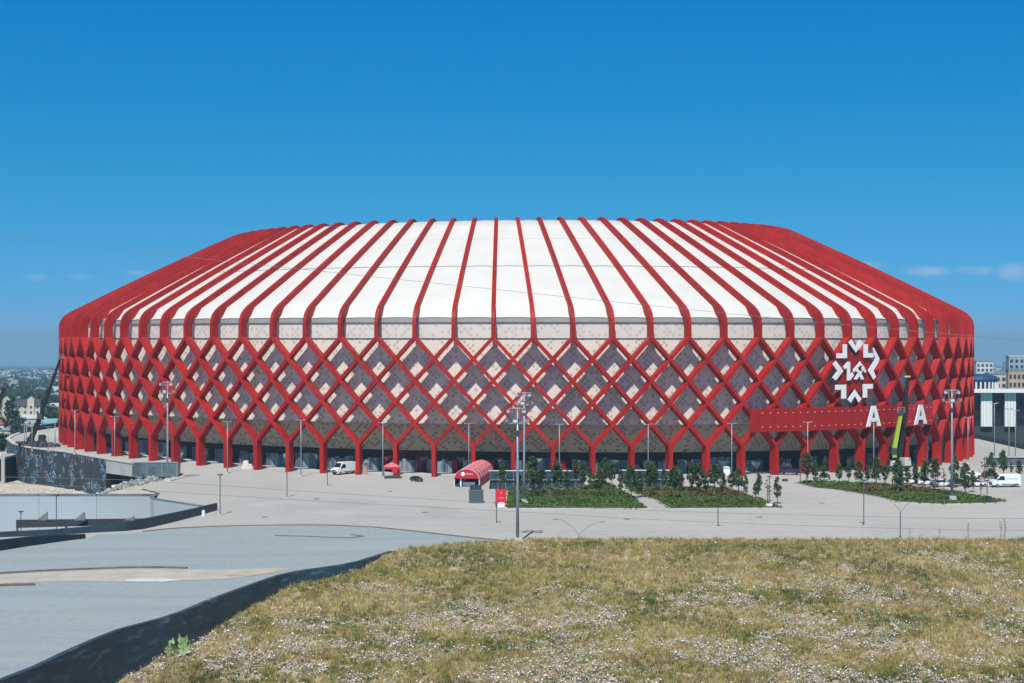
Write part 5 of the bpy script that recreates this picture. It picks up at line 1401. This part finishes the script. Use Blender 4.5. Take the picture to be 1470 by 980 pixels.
ang = RNG.uniform(0, 6.283, (n, B)); rad = RNG.uniform(0, .28, (n, B)); lean = RNG.uniform(.05, .35, (n, B)); hh = hts[:, None] * RNG.uniform(.55, 1.1, (n, B)); wid = RNG.uniform(.02, .06, (n, B))
bx = gx_[:, None] + np.cos(ang) * rad; by = gy_[:, None] + np.sin(ang) * rad; bz = np.repeat(gz_[:, None], B, 1) - .05
a2 = RNG.uniform(0, 6.283, (n, B)); ox = np.cos(a2) * wid; oy = np.sin(a2) * wid
tx = bx + np.cos(ang) * lean * hh * 2; ty = by + np.sin(ang) * lean * hh * 2; tz = bz + hh
V = np.stack([np.stack([bx - ox, by - oy, bz], -1), np.stack([bx + ox, by + oy, bz], -1), np.stack([tx, ty, tz], -1)], 2).reshape(-1, 3)
Fc = np.arange(len(V)).reshape(-1, 3)
tt = np.repeat(tone, B, 0) * RNG.uniform(.8, 1.2, (n * B, 1))
link("dry_grass", tone_mesh("dry_grass", V, Fc, tt, GRASS), label="dry yellow and olive grass covering the foreground meadow", cat="grass", kind='stuff')
# taller coarse clumps standing out of the sward
cand = np.where(mnz > -.35)[0]; ct = RNG.choice(cand, 5200, replace=False); n2 = len(ct); B2 = 34
cp = np.array([(0.46, 0.40, 0.13), (0.30, 0.31, 0.08), (0.18, 0.22, 0.055), (0.42, 0.31, 0.15), (0.56, 0.48, 0.26)])
hs = np.array([noise.noise(Vector((mx[q] * .1 + 70, my[q] * .13, 3))) for q in ct])
ci_ = np.select([hs > .22, hs > .05, hs < -.28], [2, 1, 3], np.where(RNG.random(n2) < .3, 4, 0)); tone2 = cp[ci_] * RNG.uniform(.75, 1.25, (n2, 1))
ang = RNG.uniform(0, 6.283, (n2, B2)); rad = RNG.uniform(0, .34, (n2, B2)) ; hh = RNG.uniform(.4, .85, n2)[:, None] * RNG.uniform(.5, 1.1, (n2, B2)); wid = RNG.uniform(.02, .05, (n2, B2))
bx = mx[ct][:, None] + np.cos(ang) * rad; by = my[ct][:, None] + np.sin(ang) * rad; bz = np.repeat(mz[ct][:, None], B2, 1) - .05
a2 = RNG.uniform(0, 6.283, (n2, B2)); ox = np.cos(a2) * wid; oy = np.sin(a2) * wid; ln_ = RNG.uniform(.1, .5, (n2, B2))
V = np.stack([np.stack([bx - ox, by - oy, bz], -1), np.stack([bx + ox, by + oy, bz], -1), np.stack([bx + np.cos(ang) * ln_ * hh, by + np.sin(ang) * ln_ * hh, bz + hh], -1)], 2).reshape(-1, 3)
link("tall_grass_clumps", tone_mesh("tall_grass_clumps", V, np.arange(len(V)).reshape(-1, 3), np.repeat(tone2, B2, 0) * RNG.uniform(.75, 1.25, (n2 * B2, 1)), GRASS), label="taller coarse yellow and green grass clumps dotted over the meadow", cat="grass", kind='stuff')
# darker green weeds
nw_ = 3000
kx = RNG.choice(len(mx), nw_, replace=False); kx = kx[(mnz[kx] < .05)]
cs_ = np.stack([mx[kx], my[kx], mz[kx] + .12], 1)
V, Fc, T_ = leaf_cloud(RNG, cs_, RNG.uniform(.12, .5, len(cs_)), 14, .12, (0.055, 0.085, 0.03), .7, .4)
link("meadow_weeds", tone_mesh("meadow_weeds", V, Fc, T_, LEAF), label="low dark green weeds dotted through the dry meadow", cat="weeds", kind='stuff')
# pale stones: irregular little lumps, dense in the bare patches
sel = np.where((mbare > mthr - .02) & (RNG.random(len(mx)) < .42))[0]
extra = RNG.choice(len(mx), 1500, replace=False)
sel = np.concatenate([sel, extra])
rep = 8
sx_ = np.repeat(mx[sel], rep) + RNG.normal(0, .36, len(sel) * rep); sy_ = np.repeat(my[sel], rep) + RNG.normal(0, .36, len(sel) * rep); sz_ = np.repeat(mz[sel], rep)
# tight irregular drifts where the pale blooms and stones close up
core = RNG.choice(np.where(mbare > mthr + .02)[0], 340, replace=False); nc_ = RNG.integers(25, 120, len(core)); wd_ = np.repeat(RNG.uniform(.35, 1.25, len(core)), nc_)
cx_ = np.repeat(mx[core], nc_) + RNG.normal(0, 1, nc_.sum()) * wd_; cy2 = np.repeat(my[core], nc_) + RNG.normal(0, .8, nc_.sum()) * wd_
sx_ = np.concatenate([sx_, cx_]); sy_ = np.concatenate([sy_, cy2]); sz_ = np.concatenate([sz_, np.array([meadow_z(a, b) for a, b in zip(cx_, cy2)])])
ns = len(sx_)
oct_ = np.array([(1, 0, 0), (0, 1, 0), (-1, 0, 0), (0, -1, 0), (0, 0, 1), (0, 0, -.5)], float)
size = RNG.gamma(1.6, .036, ns).clip(.025, .26)
ro = RNG.uniform(0, 6.28, ns); P = oct_[None] * RNG.uniform(.6, 1.25, (ns, 6, 1)) * size[:, None, None]
Px = P[..., 0] * np.cos(ro)[:, None] - P[..., 1] * np.sin(ro)[:, None]; Py = P[..., 0] * np.sin(ro)[:, None] + P[..., 1] * np.cos(ro)[:, None]
V = np.stack([Px + sx_[:, None], Py + sy_[:, None], P[..., 2] * .6 + sz_[:, None] + .06 + size[:, None] * .4 + np.where(RNG.random(ns) < .5, RNG.uniform(.1, .5, ns), RNG.uniform(0, .12, ns))[:, None]], -1).reshape(-1, 3)
of = np.array([(0, 1, 4), (1, 2, 4), (2, 3, 4), (3, 0, 4), (1, 0, 5), (2, 1, 5), (3, 2, 5), (0, 3, 5)])
Fc = (of[None] + (np.arange(ns) * 6)[:, None, None]).reshape(-1, 3)
st = np.array([(0.82, 0.73, 0.71), (0.68, 0.58, 0.52), (0.88, 0.82, 0.81), (0.54, 0.46, 0.37)])[RNG.integers(0, 4, ns)] * RNG.uniform(.7, 1.1, (ns, 1))
link("pale_stones", tone_mesh("pale_stones", V, Fc, np.repeat(st, 8, 0), STONE), label="pale pinkish white blooms and stones in drifts across the dry meadow", cat="stones", kind='stuff')
# big leafy thistle at the wall foot
tp = Vector((-36.9, 178.6, 0)); tp.z = meadow_z(tp.x + 1.2, tp.y)
t_ = thing("thistle_plant", "big pale green thistle plant at the foot of the dark wall", "plant", tp); t_.scale = (1.25, 1.25, 1.15)
rg = random.Random(3)
for k in range(16):
    a = rg.uniform(-.3, 3.5) if k % 3 else rg.uniform(0, 6.28); ln = rg.uniform(1.1, 2.4); el = rg.uniform(.5, 1.35)
    base_ = Vector((rg.uniform(-1.4, 1.5), rg.uniform(-.5, .5), .1)); d = Vector((math.cos(a) * math.cos(el), math.sin(a) * math.cos(el) * .5, math.sin(el)))
    side = d.cross(Vector((0, -1, .3))).normalized(); V_ = []
    mb = MB(); nseg = 7; L1 = []; R1 = []
    for q in range(nseg + 1):
        f = q / nseg; c_ = base_ + d * ln * f + Vector((0, 0, -.5 * f * f * math.cos(el))); wv_ = .30 * math.sin(math.pi * min(1, f * .9 + .08)) * (1.25 if q % 2 else .7)
        L1.append(c_ - side * wv_ + Vector((0, -.06, .05))); R1.append(c_ + side * wv_ + Vector((0, -.06, .05)))
    for q in range(nseg):
        mc0 = (L1[q] + R1[q]) / 2 + Vector((0, .08, -.05)); mc1 = (L1[q + 1] + R1[q + 1]) / 2 + Vector((0, .08, -.05))
        mb.poly([L1[q], mc0, mc1, L1[q + 1]]); mb.poly([mc0, R1[q], R1[q + 1], mc1])
    mb.build("leaf", mat("thistle_leaf", (0.20, 0.30, 0.12), .7, .25, 3) if k % 3 else mat("thistle_leaf_pale", (0.32, 0.40, 0.20), .7, .2, 3), t_)

# ================================================================== BACKGROUND TOWN
CW = [mat("house_wall_%s" % n, c, .9, .08, .2) for n, c in (("cream", (.55, .50, .38)), ("white", (.62, .62, .60)), ("grey", (.36, .36, .36)), ("ochre", (.45, .36, .24)), ("brick", (.30, .19, .14)))]
CR = [mat("house_roof_%s" % n, c, .8, .1, .2) for n, c in (("grey", (.22, .24, .26)), ("blue", (.12, .26, .36)), ("red", (.28, .10, .07)), ("teal", (.18, .38, .40)), ("pale", (.45, .48, .50)), ("brown", (.14, .10, .09)))]
WIN = mat("house_window", (.03, .04, .05), .2, .2, 1, spec=.5)
def house(label, loc, rz, w, d, h, wm, rm, rh=2.0, wins=0, flat=False, group=None, name="house", cat="house", storeys=1):
    t = thing(name, label, cat, loc, rz, group)
    mb = MB(); mb.box((0, 0, h / 2 - 1.5), (w, d, h + 3)); mb.build("wall", wm, t)
    mb = MB()
    if flat: mb.box((0, 0, h + .25), (w + .6, d + .6, .5))
    else:
        e = .5; mb.sweep([[(-w / 2 - e, -d / 2 - e, h + .01), (-w / 2 - e, d / 2 + e, h + .01), (-w / 2 + (0 if w < d * 1.2 else d * .25), 0, h + rh)], [(w / 2 + e, -d / 2 - e, h + .01), (w / 2 + e, d / 2 + e, h + .01), (w / 2 - (0 if w < d * 1.2 else d * .25), 0, h + rh)]])
    mb.build("roof", rm, t)
    if wins:
        wmh = MB(); wmh.box((0, 0, 0), (1.3, .12, 1.5)); wme = wmh.mesh("window", [WIN])
        for s in range(storeys):
            for k in range(wins):
                link("window", wme, t, (-w / 2 + w * (k + .5) / wins, -d / 2 - .05, (s + .5) * h / storeys))
    return t
rb = random.Random(21)
def gz(Y): return outer_z(0, Y)
def by_px(px, py):
    """point on the lower town ground seen at a photo position"""
    s = (py - 484) / F; a = -14 + 0.0152 * 420      # z = a - .0152 Y = 30 - s Y
    Y = (30 - a) / (s - .0152); return Vector(((px - 735) * Y / F, Y, gz(Y)))
# the pale yellow block with dark mansard at the left edge
p = by_px(26, 612); sc_ = p.y / F
t_ = thing("apartment_block", "pale yellow apartment block with dark mansard roof and gabled bays at the left edge", "building", p, .05)
W2 = 62 * sc_ + 6
mb = MB(); mb.box((-3, 6, 4.5), (W2, 12, 15)); mb.build("wall", CW[0], t_)
mb = MB(); mb.sweep([[(-3 - W2 / 2 - .4, -.5, 12), (-3 - W2 / 2 - .4, 12.5, 12), (-3 - W2 / 2, 10.5, 16), (-3 - W2 / 2, 1.2, 16)], [(-3 + W2 / 2 + .4, -.5, 12), (-3 + W2 / 2 + .4, 12.5, 12), (-3 + W2 / 2, 10.5, 16), (-3 + W2 / 2, 1.2, 16)]]); mb.build("roof", mat("slate_roof", (.05, .055, .07)), t_)
for x in (-3 - W2 / 2 + 3.5, -3 - W2 / 2 + 12, -3 + W2 / 2 - 5.2):
    mb = MB(); mb.prism([(x - 2, -.9, 0), (x + 2, -.9, 0), (x + 2, -.9, 16), (x, -.9, 17.8), (x - 2, -.9, 16)], (0, 2.5, 0)); mb.build("gabled_bay", CW[0], t_)
wm_ = MB(); wm_.box((0, 0, 0), (1.0, .12, 1.5)); wme = wm_.mesh("window", [WIN])
for s in range(4):
    for k in range(9):
        link("window", wme, t_, (-3 - W2 / 2 + 1.5 + k * (W2 - 3) / 8, -.98 if k in (1, 2, 7) else -.05, 2.2 + s * 3.1))
# large low sheds and roofs between town and podium
for px, py, w, d, h, rm, rz, lab in ((52, 634, 30, 16, 6, 0, .1, "long grey roofed shed behind the dark boom truck"), (75, 628, 18, 12, 5, 1, -.2, "blue roofed hall beside the stadium's left flank"), (82, 620, 14, 12, 5, 3, .3, "teal roofed hall behind the blue roofed hall"), (44, 612, 16, 12, 5, 4, .5, "pale roofed house right of the cypress tree"),
                                 (20, 650, 26, 14, 4, 0, 0, "low grey roofed shed at the left edge below the yellow block"), (2, 622, 9, 9, 5, 2, .2, "red roofed house at the far left edge"), (4, 601, 10, 9, 6, 3, .4, "teal roofed house left of the cypress tree"), (66, 604, 16, 12, 8, 5, -.1, "brown roofed house right of the yellow block"), (80, 600, 14, 10, 8, 4, .2, "pale roofed house near the stadium's left flank")):
    p = by_px(px, py); house(lab, p, rz, w, d, h, CW[rb.randrange(3)], CR[rm], 2.4, 4 if w > 12 else 3)
# small houses in the haze: left and right windows
for side in (-1, 1):
    for k in range(84):
        f = (k + rb.random()) / 84; Y = (1180 if side < 0 else 1000) + 4800 * f ** 1.5; px = rb.uniform(-70, 108) if side < 0 else rb.uniform(1375, 1530)
        p = Vector(((px - 735) * Y / F, Y, gz(Y)))
        s = rb.uniform(.6, 1.05) * (1 + Y / 9000)
        pos = "left" if side < 0 else "right"; dist_ = "near" if Y < 1600 else "middle distance" if Y < 2800 else "far"
        wi, ri, fl_ = rb.randrange(5), rb.randrange(6), rb.random() < .25
        look = "%s %s house with %s %s roof" % (dist_, ("cream", "white", "grey", "ochre", "brick")[wi], "flat" if fl_ else "hipped", ("grey", "blue", "red", "teal", "pale", "brown")[ri])
        house("%s in the hazy town %s of the stadium" % (look, pos), p, rb.uniform(-.6, .6), rb.uniform(9, 16) * s, rb.uniform(8, 12) * s, rb.uniform(4, 8) * s, CW[wi], CR[ri], 2.5 * s, 3 if Y < 1800 else 0, fl_, "small hazy houses %s of the stadium" % pos)
# apartment towers at right
for px, py, w, h, lab, col in ((1412, 560, 34, 62, "pale ribbed apartment tower just right of the stadium", CW[1]), (1461, 572, 34, 78, "tallest blue grey glazed block at the right edge", CW[2]), (1438, 575, 46, 26, "long yellowish apartment block behind the arched building", CW[0]), (1458, 585, 30, 30, "yellow apartment block with dark window rows at the right edge", CW[3]), (1424, 556, 22, 44, "slim hazy tower between the larger blocks", CW[2]), (1447, 550, 24, 58, "distant blue tower left of the tallest block", CW[2])):
    Y = {1412: 1500, 1461: 1250, 1438: 1100, 1458: 980, 1424: 2100, 1447: 2300}[px]; topy = {1412: 519, 1461: 512, 1438: 537, 1458: 532, 1424: 526, 1447: 520}[px]
    z0 = gz(Y); h = 30 - (topy - 484) * Y / F - z0; X = (px - 735) * Y / F; w = {1412: 24, 1461: 30, 1438: 42, 1458: 24, 1424: 10, 1447: 12}[px] * Y / F
    t_ = thing("apartment_tower", lab, "building", (X, Y, z0), 0)
    mb = MB(); mb.box((0, 0, h / 2), (w, w * .5, h)); mb.build("wall", col if px != 1461 else mat("bluegrey_render", (.30, .38, .45), .6, .1, .1), t_)
    mb = MB(); mb.box((0, 0, h + .6), (w * 1.03, w * .53, 1.2)); mb.build("roof", CR[4] if px == 1461 else CR[0], t_)
    nf = max(3, int(h / 4.2)); nc = max(4, int(w / 3.6)); wq = MB(); wq.box((0, 0, 0), (w / nc * .55, .3, h / nf * .5)); wqm = wq.mesh("window", [WIN])
    for a in range(min(nf, 14)):
        for b in range(min(nc, 10)):
            link("window", wqm, t_, (-w / 2 + w * (b + .5) / min(nc, 10), -w * .25 - .1, h - (a + .7) * h / nf))
# white arched building with dark bays
Y = 640.0; t_ = thing("arched_hall", "long white hall with tall dark glazed bays right of the stadium", "building", (on(1450, Y, 0).x, Y, gz(Y)))
o = Vector(t_.location); z1 = 30 - (563 - 484) * Y / F - o.z; z0_ = 30 - (612 - 484) * Y / F - o.z
mb = MB(); mb.box((6, 8, z1 + .4), (46, 20, .9)); mb.build("roof", WHITE, t_)
mb = MB(); mb.box((6, 10, z1 / 2), (44, 14, z1 - .1)); mb.build("glazed_core", DARKGL, t_)
mb = MB(); mb.box((6, 2.6, z0_ / 2), (44.5, 1.2, z0_)); mb.build("plinth", DARKT, t_)
for k in range(5):
    x = on(1417 + k * 34 - 34, Y, 0).x - o.x; mb = MB(); mb.box((x, 1.2, (z1 + z0_) / 2), (4.2, 1.6, z1 - z0_)); mb.build("white_pier", WHITE, t_)
    for q in (-1.2, 0, 1.2): mb = MB(); mb.box((x + q, .32, (z1 + z0_) / 2), (.12, .14, z1 - z0_ - .5)); mb.build("pier_rib", KERB, t_)
# arena with blue roof behind it
Y = 900.0; t_ = thing("blue_roof_arena", "low arena with dark blue roof and white arches behind the white hall", "building", (on(1412, Y, 0).x, Y, gz(Y)))
o = Vector(t_.location); zt = 30 - (540 - 484) * Y / F - o.z; zm = 30 - (548 - 484) * Y / F - o.z
mb = MB(); rings = []
for k, (s, z) in enumerate(((1.0, zm), (1.03, zm + 1.2), (.9, zt), (.3, zt + 1.2))): rings.append([(math.cos(a * math.pi / 12) * 11 * s, 12 + math.sin(a * math.pi / 12) * 11 * s, z) for a in range(24)])
mb.sweep(rings); mb.build("roof", mat("deep_blue_roof", (.02, .06, .16), .4), t_)
mb = MB(); mb.tube([(0, 12, 0), (0, 12, zm)], 10, 20); mb.build("drum", DARKGL, t_)
for k in range(14):
    a = math.pi + math.pi * (k + .5) / 14; x, y = math.cos(a) * 10.6, 12 + math.sin(a) * 10.6
    mb = MB(); mb.box((x, y, zm / 2), (.9, .9, zm)); mb.build("arch_leg", WHITE, t_)
# sports pitch, road and goal by the right rim
sheet("pitch_grass", [(148, 560), (300, 545), (300, 640), (150, 640)], lambda x, y: gz(y) + .3, mat("green_pitch", (.05, .14, .06), .9, .2, .05))
sheet("road", [(146, 400), (170, 400), (185, 560), (300, 530), (300, 545), (150, 562)], lambda x, y: gz(y) + .25, mat("asphalt", (.10, .11, .12), .9, .1, .2))
def goal(label, x, Y):
    t = thing("goal_frame", label, "goal frame", (x, Y, gz(Y) + .3)); mb = MB()
    mb.tube([(-5, 0, 0), (-5, 0, 4), (5, 0, 4), (5, 0, 0)], .22, 6); mb.build("frame", GALV, t)
    mb = MB(); mb.tube([(-5, 0, 4), (-5, 3, 0), (5, 3, 0), (5, 0, 4)], .1, 5); mb.build("net_stay", GALV, t)
goal("pale steel goal frame on the green pitch at the right edge", on(1452, 590, 0).x, 590)
for px, Y, lab in ((1416, 560, "white car on the road before the white hall"), (1408, 570, "white car nearest the stadium flank on the far road")):
    X = on(px, Y, 0).x; car(lab, (X, Y, gz(Y) + .3), .1, WP, False, 1.1)
wall_along("low_wall", [(on(1446, 380, 0).x, 395), (on(1446, 380, 0).x + 30, 398)], 1.6, 1.6, -.2, mat("slate_wall", (.09, .12, .14)), "slate grey low wall behind the lettered van at the right edge", "wall", KERB)
# town trees: individual near ones, far wood as one mass
TT = []
for sd_, hh_, cc in ((31, 9, 3.2), (32, 11, 4.0), (33, 8, 3.4)):
    rng = np.random.default_rng(sd_); t = thing("town_tree", "x", "tree"); mb = MB(); mb.tube([(0, 0, -1), (0, 0, hh_ * .5), (.3, 0, hh_ * .8)], [.35, .25, .1], 6)
    for q in range(5): a = q * 1.3; mb.tube([(0, 0, hh_ * .4), (math.cos(a) * cc * .6, math.sin(a) * cc * .6, hh_ * .75)], [.14, .05], 4)
    mb.build("trunk", BARK, t)
    d = rng.normal(size=(40, 3)); d /= np.linalg.norm(d, axis=1)[:, None]; cs_ = d * (rng.random((40, 1)) ** .4) * np.array([cc * .85, cc * .85, hh_ * .32]) + np.array([0, 0, hh_ * .66])
    V, Fc, T_ = leaf_cloud(rng, cs_, rng.uniform(.6, 1.2, 40), 14, .55, (0.04, 0.075, 0.03)); link("crown", tone_mesh("crown", V, Fc, T_, LEAF), t); TT.append(t)
for side in (-1, 1):
    for k in range(70):
        f = (k + rb.random()) / 70; Y = 640 + 1900 * f ** 1.4; px = rb.uniform(-70, 108) if side < 0 else rb.uniform(1380, 1530)
        if side > 0 and Y < 700: Y += 250
        pos = "left" if side < 0 else "right"; dist_ = "near" if Y < 1100 else "farther"
        o = place(TT[k % 3], USED, Vector(((px - 735) * Y / F, Y, gz(Y))), rb.random() * 6, "green tree among the %s town houses %s of the stadium" % (dist_, pos), "%s town trees %s of the stadium" % (dist_, pos), rb.uniform(.7, 1.3))
cy_ = []
for k, (px, py, top) in enumerate(((18, 616, 570), (12, 618, 574), (24, 612, 590))):
    p = by_px(px, py + 8); h = (py + 8 - top) * p.y / F; rng = np.random.default_rng(70 + k); cw = h * .17
    t = thing("cypress_tree", ("tall dark cypress shaped tree before the yellow block", "slightly lower dark cypress left of the tallest one", "low dark conical tree right of the tall cypress")[k], "tree", p)
    mb = MB(); mb.tube([(0, 0, -1), (0, 0, h * .9)], [.3, .05], 6); mb.build("trunk", BARK, t)
    f = rng.random(90); a = rng.random(90) * 6.28; r_ = cw * np.sin(np.pi * (f * .8 + .17)) ** .8 * rng.random(90) ** .4; cs_ = np.stack([np.cos(a) * r_, np.sin(a) * r_, .6 + f * h * .95], 1)
    V, Fc, T_ = leaf_cloud(rng, cs_, np.full(90, .8), 14, .5, (0.018, 0.038, 0.018)); link("crown", tone_mesh("crown", V, Fc, T_, LEAF), t)
# far wooded suburbs, one mass of crowns and roofs nobody could count
rng = np.random.default_rng(99); nf = 9000
Y = 1000 + 11000 * rng.random(nf) ** 1.5; X = rng.uniform(-.42, .42, nf) * Y; keep = (np.abs(X / Y) > .20) | (Y > 5000); X, Y = X[keep], Y[keep]; nf = len(X)
cs_ = np.stack([X, Y, -14 - .0152 * (Y - 420) + 4 + Y * .0004], 1)
V, Fc, T_ = leaf_cloud(rng, cs_, 7 + Y * .0016, 9, 5.0, (0.04, 0.07, 0.032), .55, .5)
link("far_wooded_suburbs", tone_mesh("far_wooded_suburbs", V, Fc, T_, LEAF), label="far off wooded suburbs fading into blue haze towards the horizon", cat="woodland", kind='stuff')
nr_ = 900; Y = 1900 + 5500 * rng.random(nr_) ** 1.4; X = rng.uniform(-.42, .42, nr_) * Y; keep = np.abs(X / Y) > .20; X, Y = X[keep], Y[keep]
mb = MB(); cols_ = []
for x, y in zip(X, Y):
    s = 3.2 + y * .0013; mb.box((x, y, gz(y) + s * .55), (s * rb.uniform(1.5, 3.5), s * 1.4, s * rb.uniform(.8, 1.8)), rb.uniform(-.5, .5), m=rb.randrange(3))
mb.build("far_town_buildings", [CW[1], CW[0], CR[4]], label="countless pale far buildings scattered through the hazy suburbs", cat="town", kind='stuff')

# ================================================================== HAZE
mb = MB(); mb.hexa([(-13500, -380, -290), (13500, -380, -290), (13500, 17500, -290), (-13500, 17500, -290), (-13500, -380, 78), (13500, -380, 78), (13500, 17500, 78), (-13500, 17500, 78)])
hm = bpy.data.materials.new("haze"); hm.use_nodes = True; ht = hm.node_tree
for n_ in list(ht.nodes):
    if n_.type == 'BSDF_PRINCIPLED': ht.nodes.remove(n_)
pv_ = ht.nodes.new("ShaderNodeVolumePrincipled"); pv_.inputs["Color"].default_value = (0.44, 0.77, 0.99, 1); pv_.inputs["Density"].default_value = 0.00013; pv_.inputs["Anisotropy"].default_value = 0.0
ht.links.new(pv_.outputs[0], ht.nodes["Material Output"].inputs["Volume"])
HAZE = True
if HAZE: mb.build("haze", hm, kind='stuff')
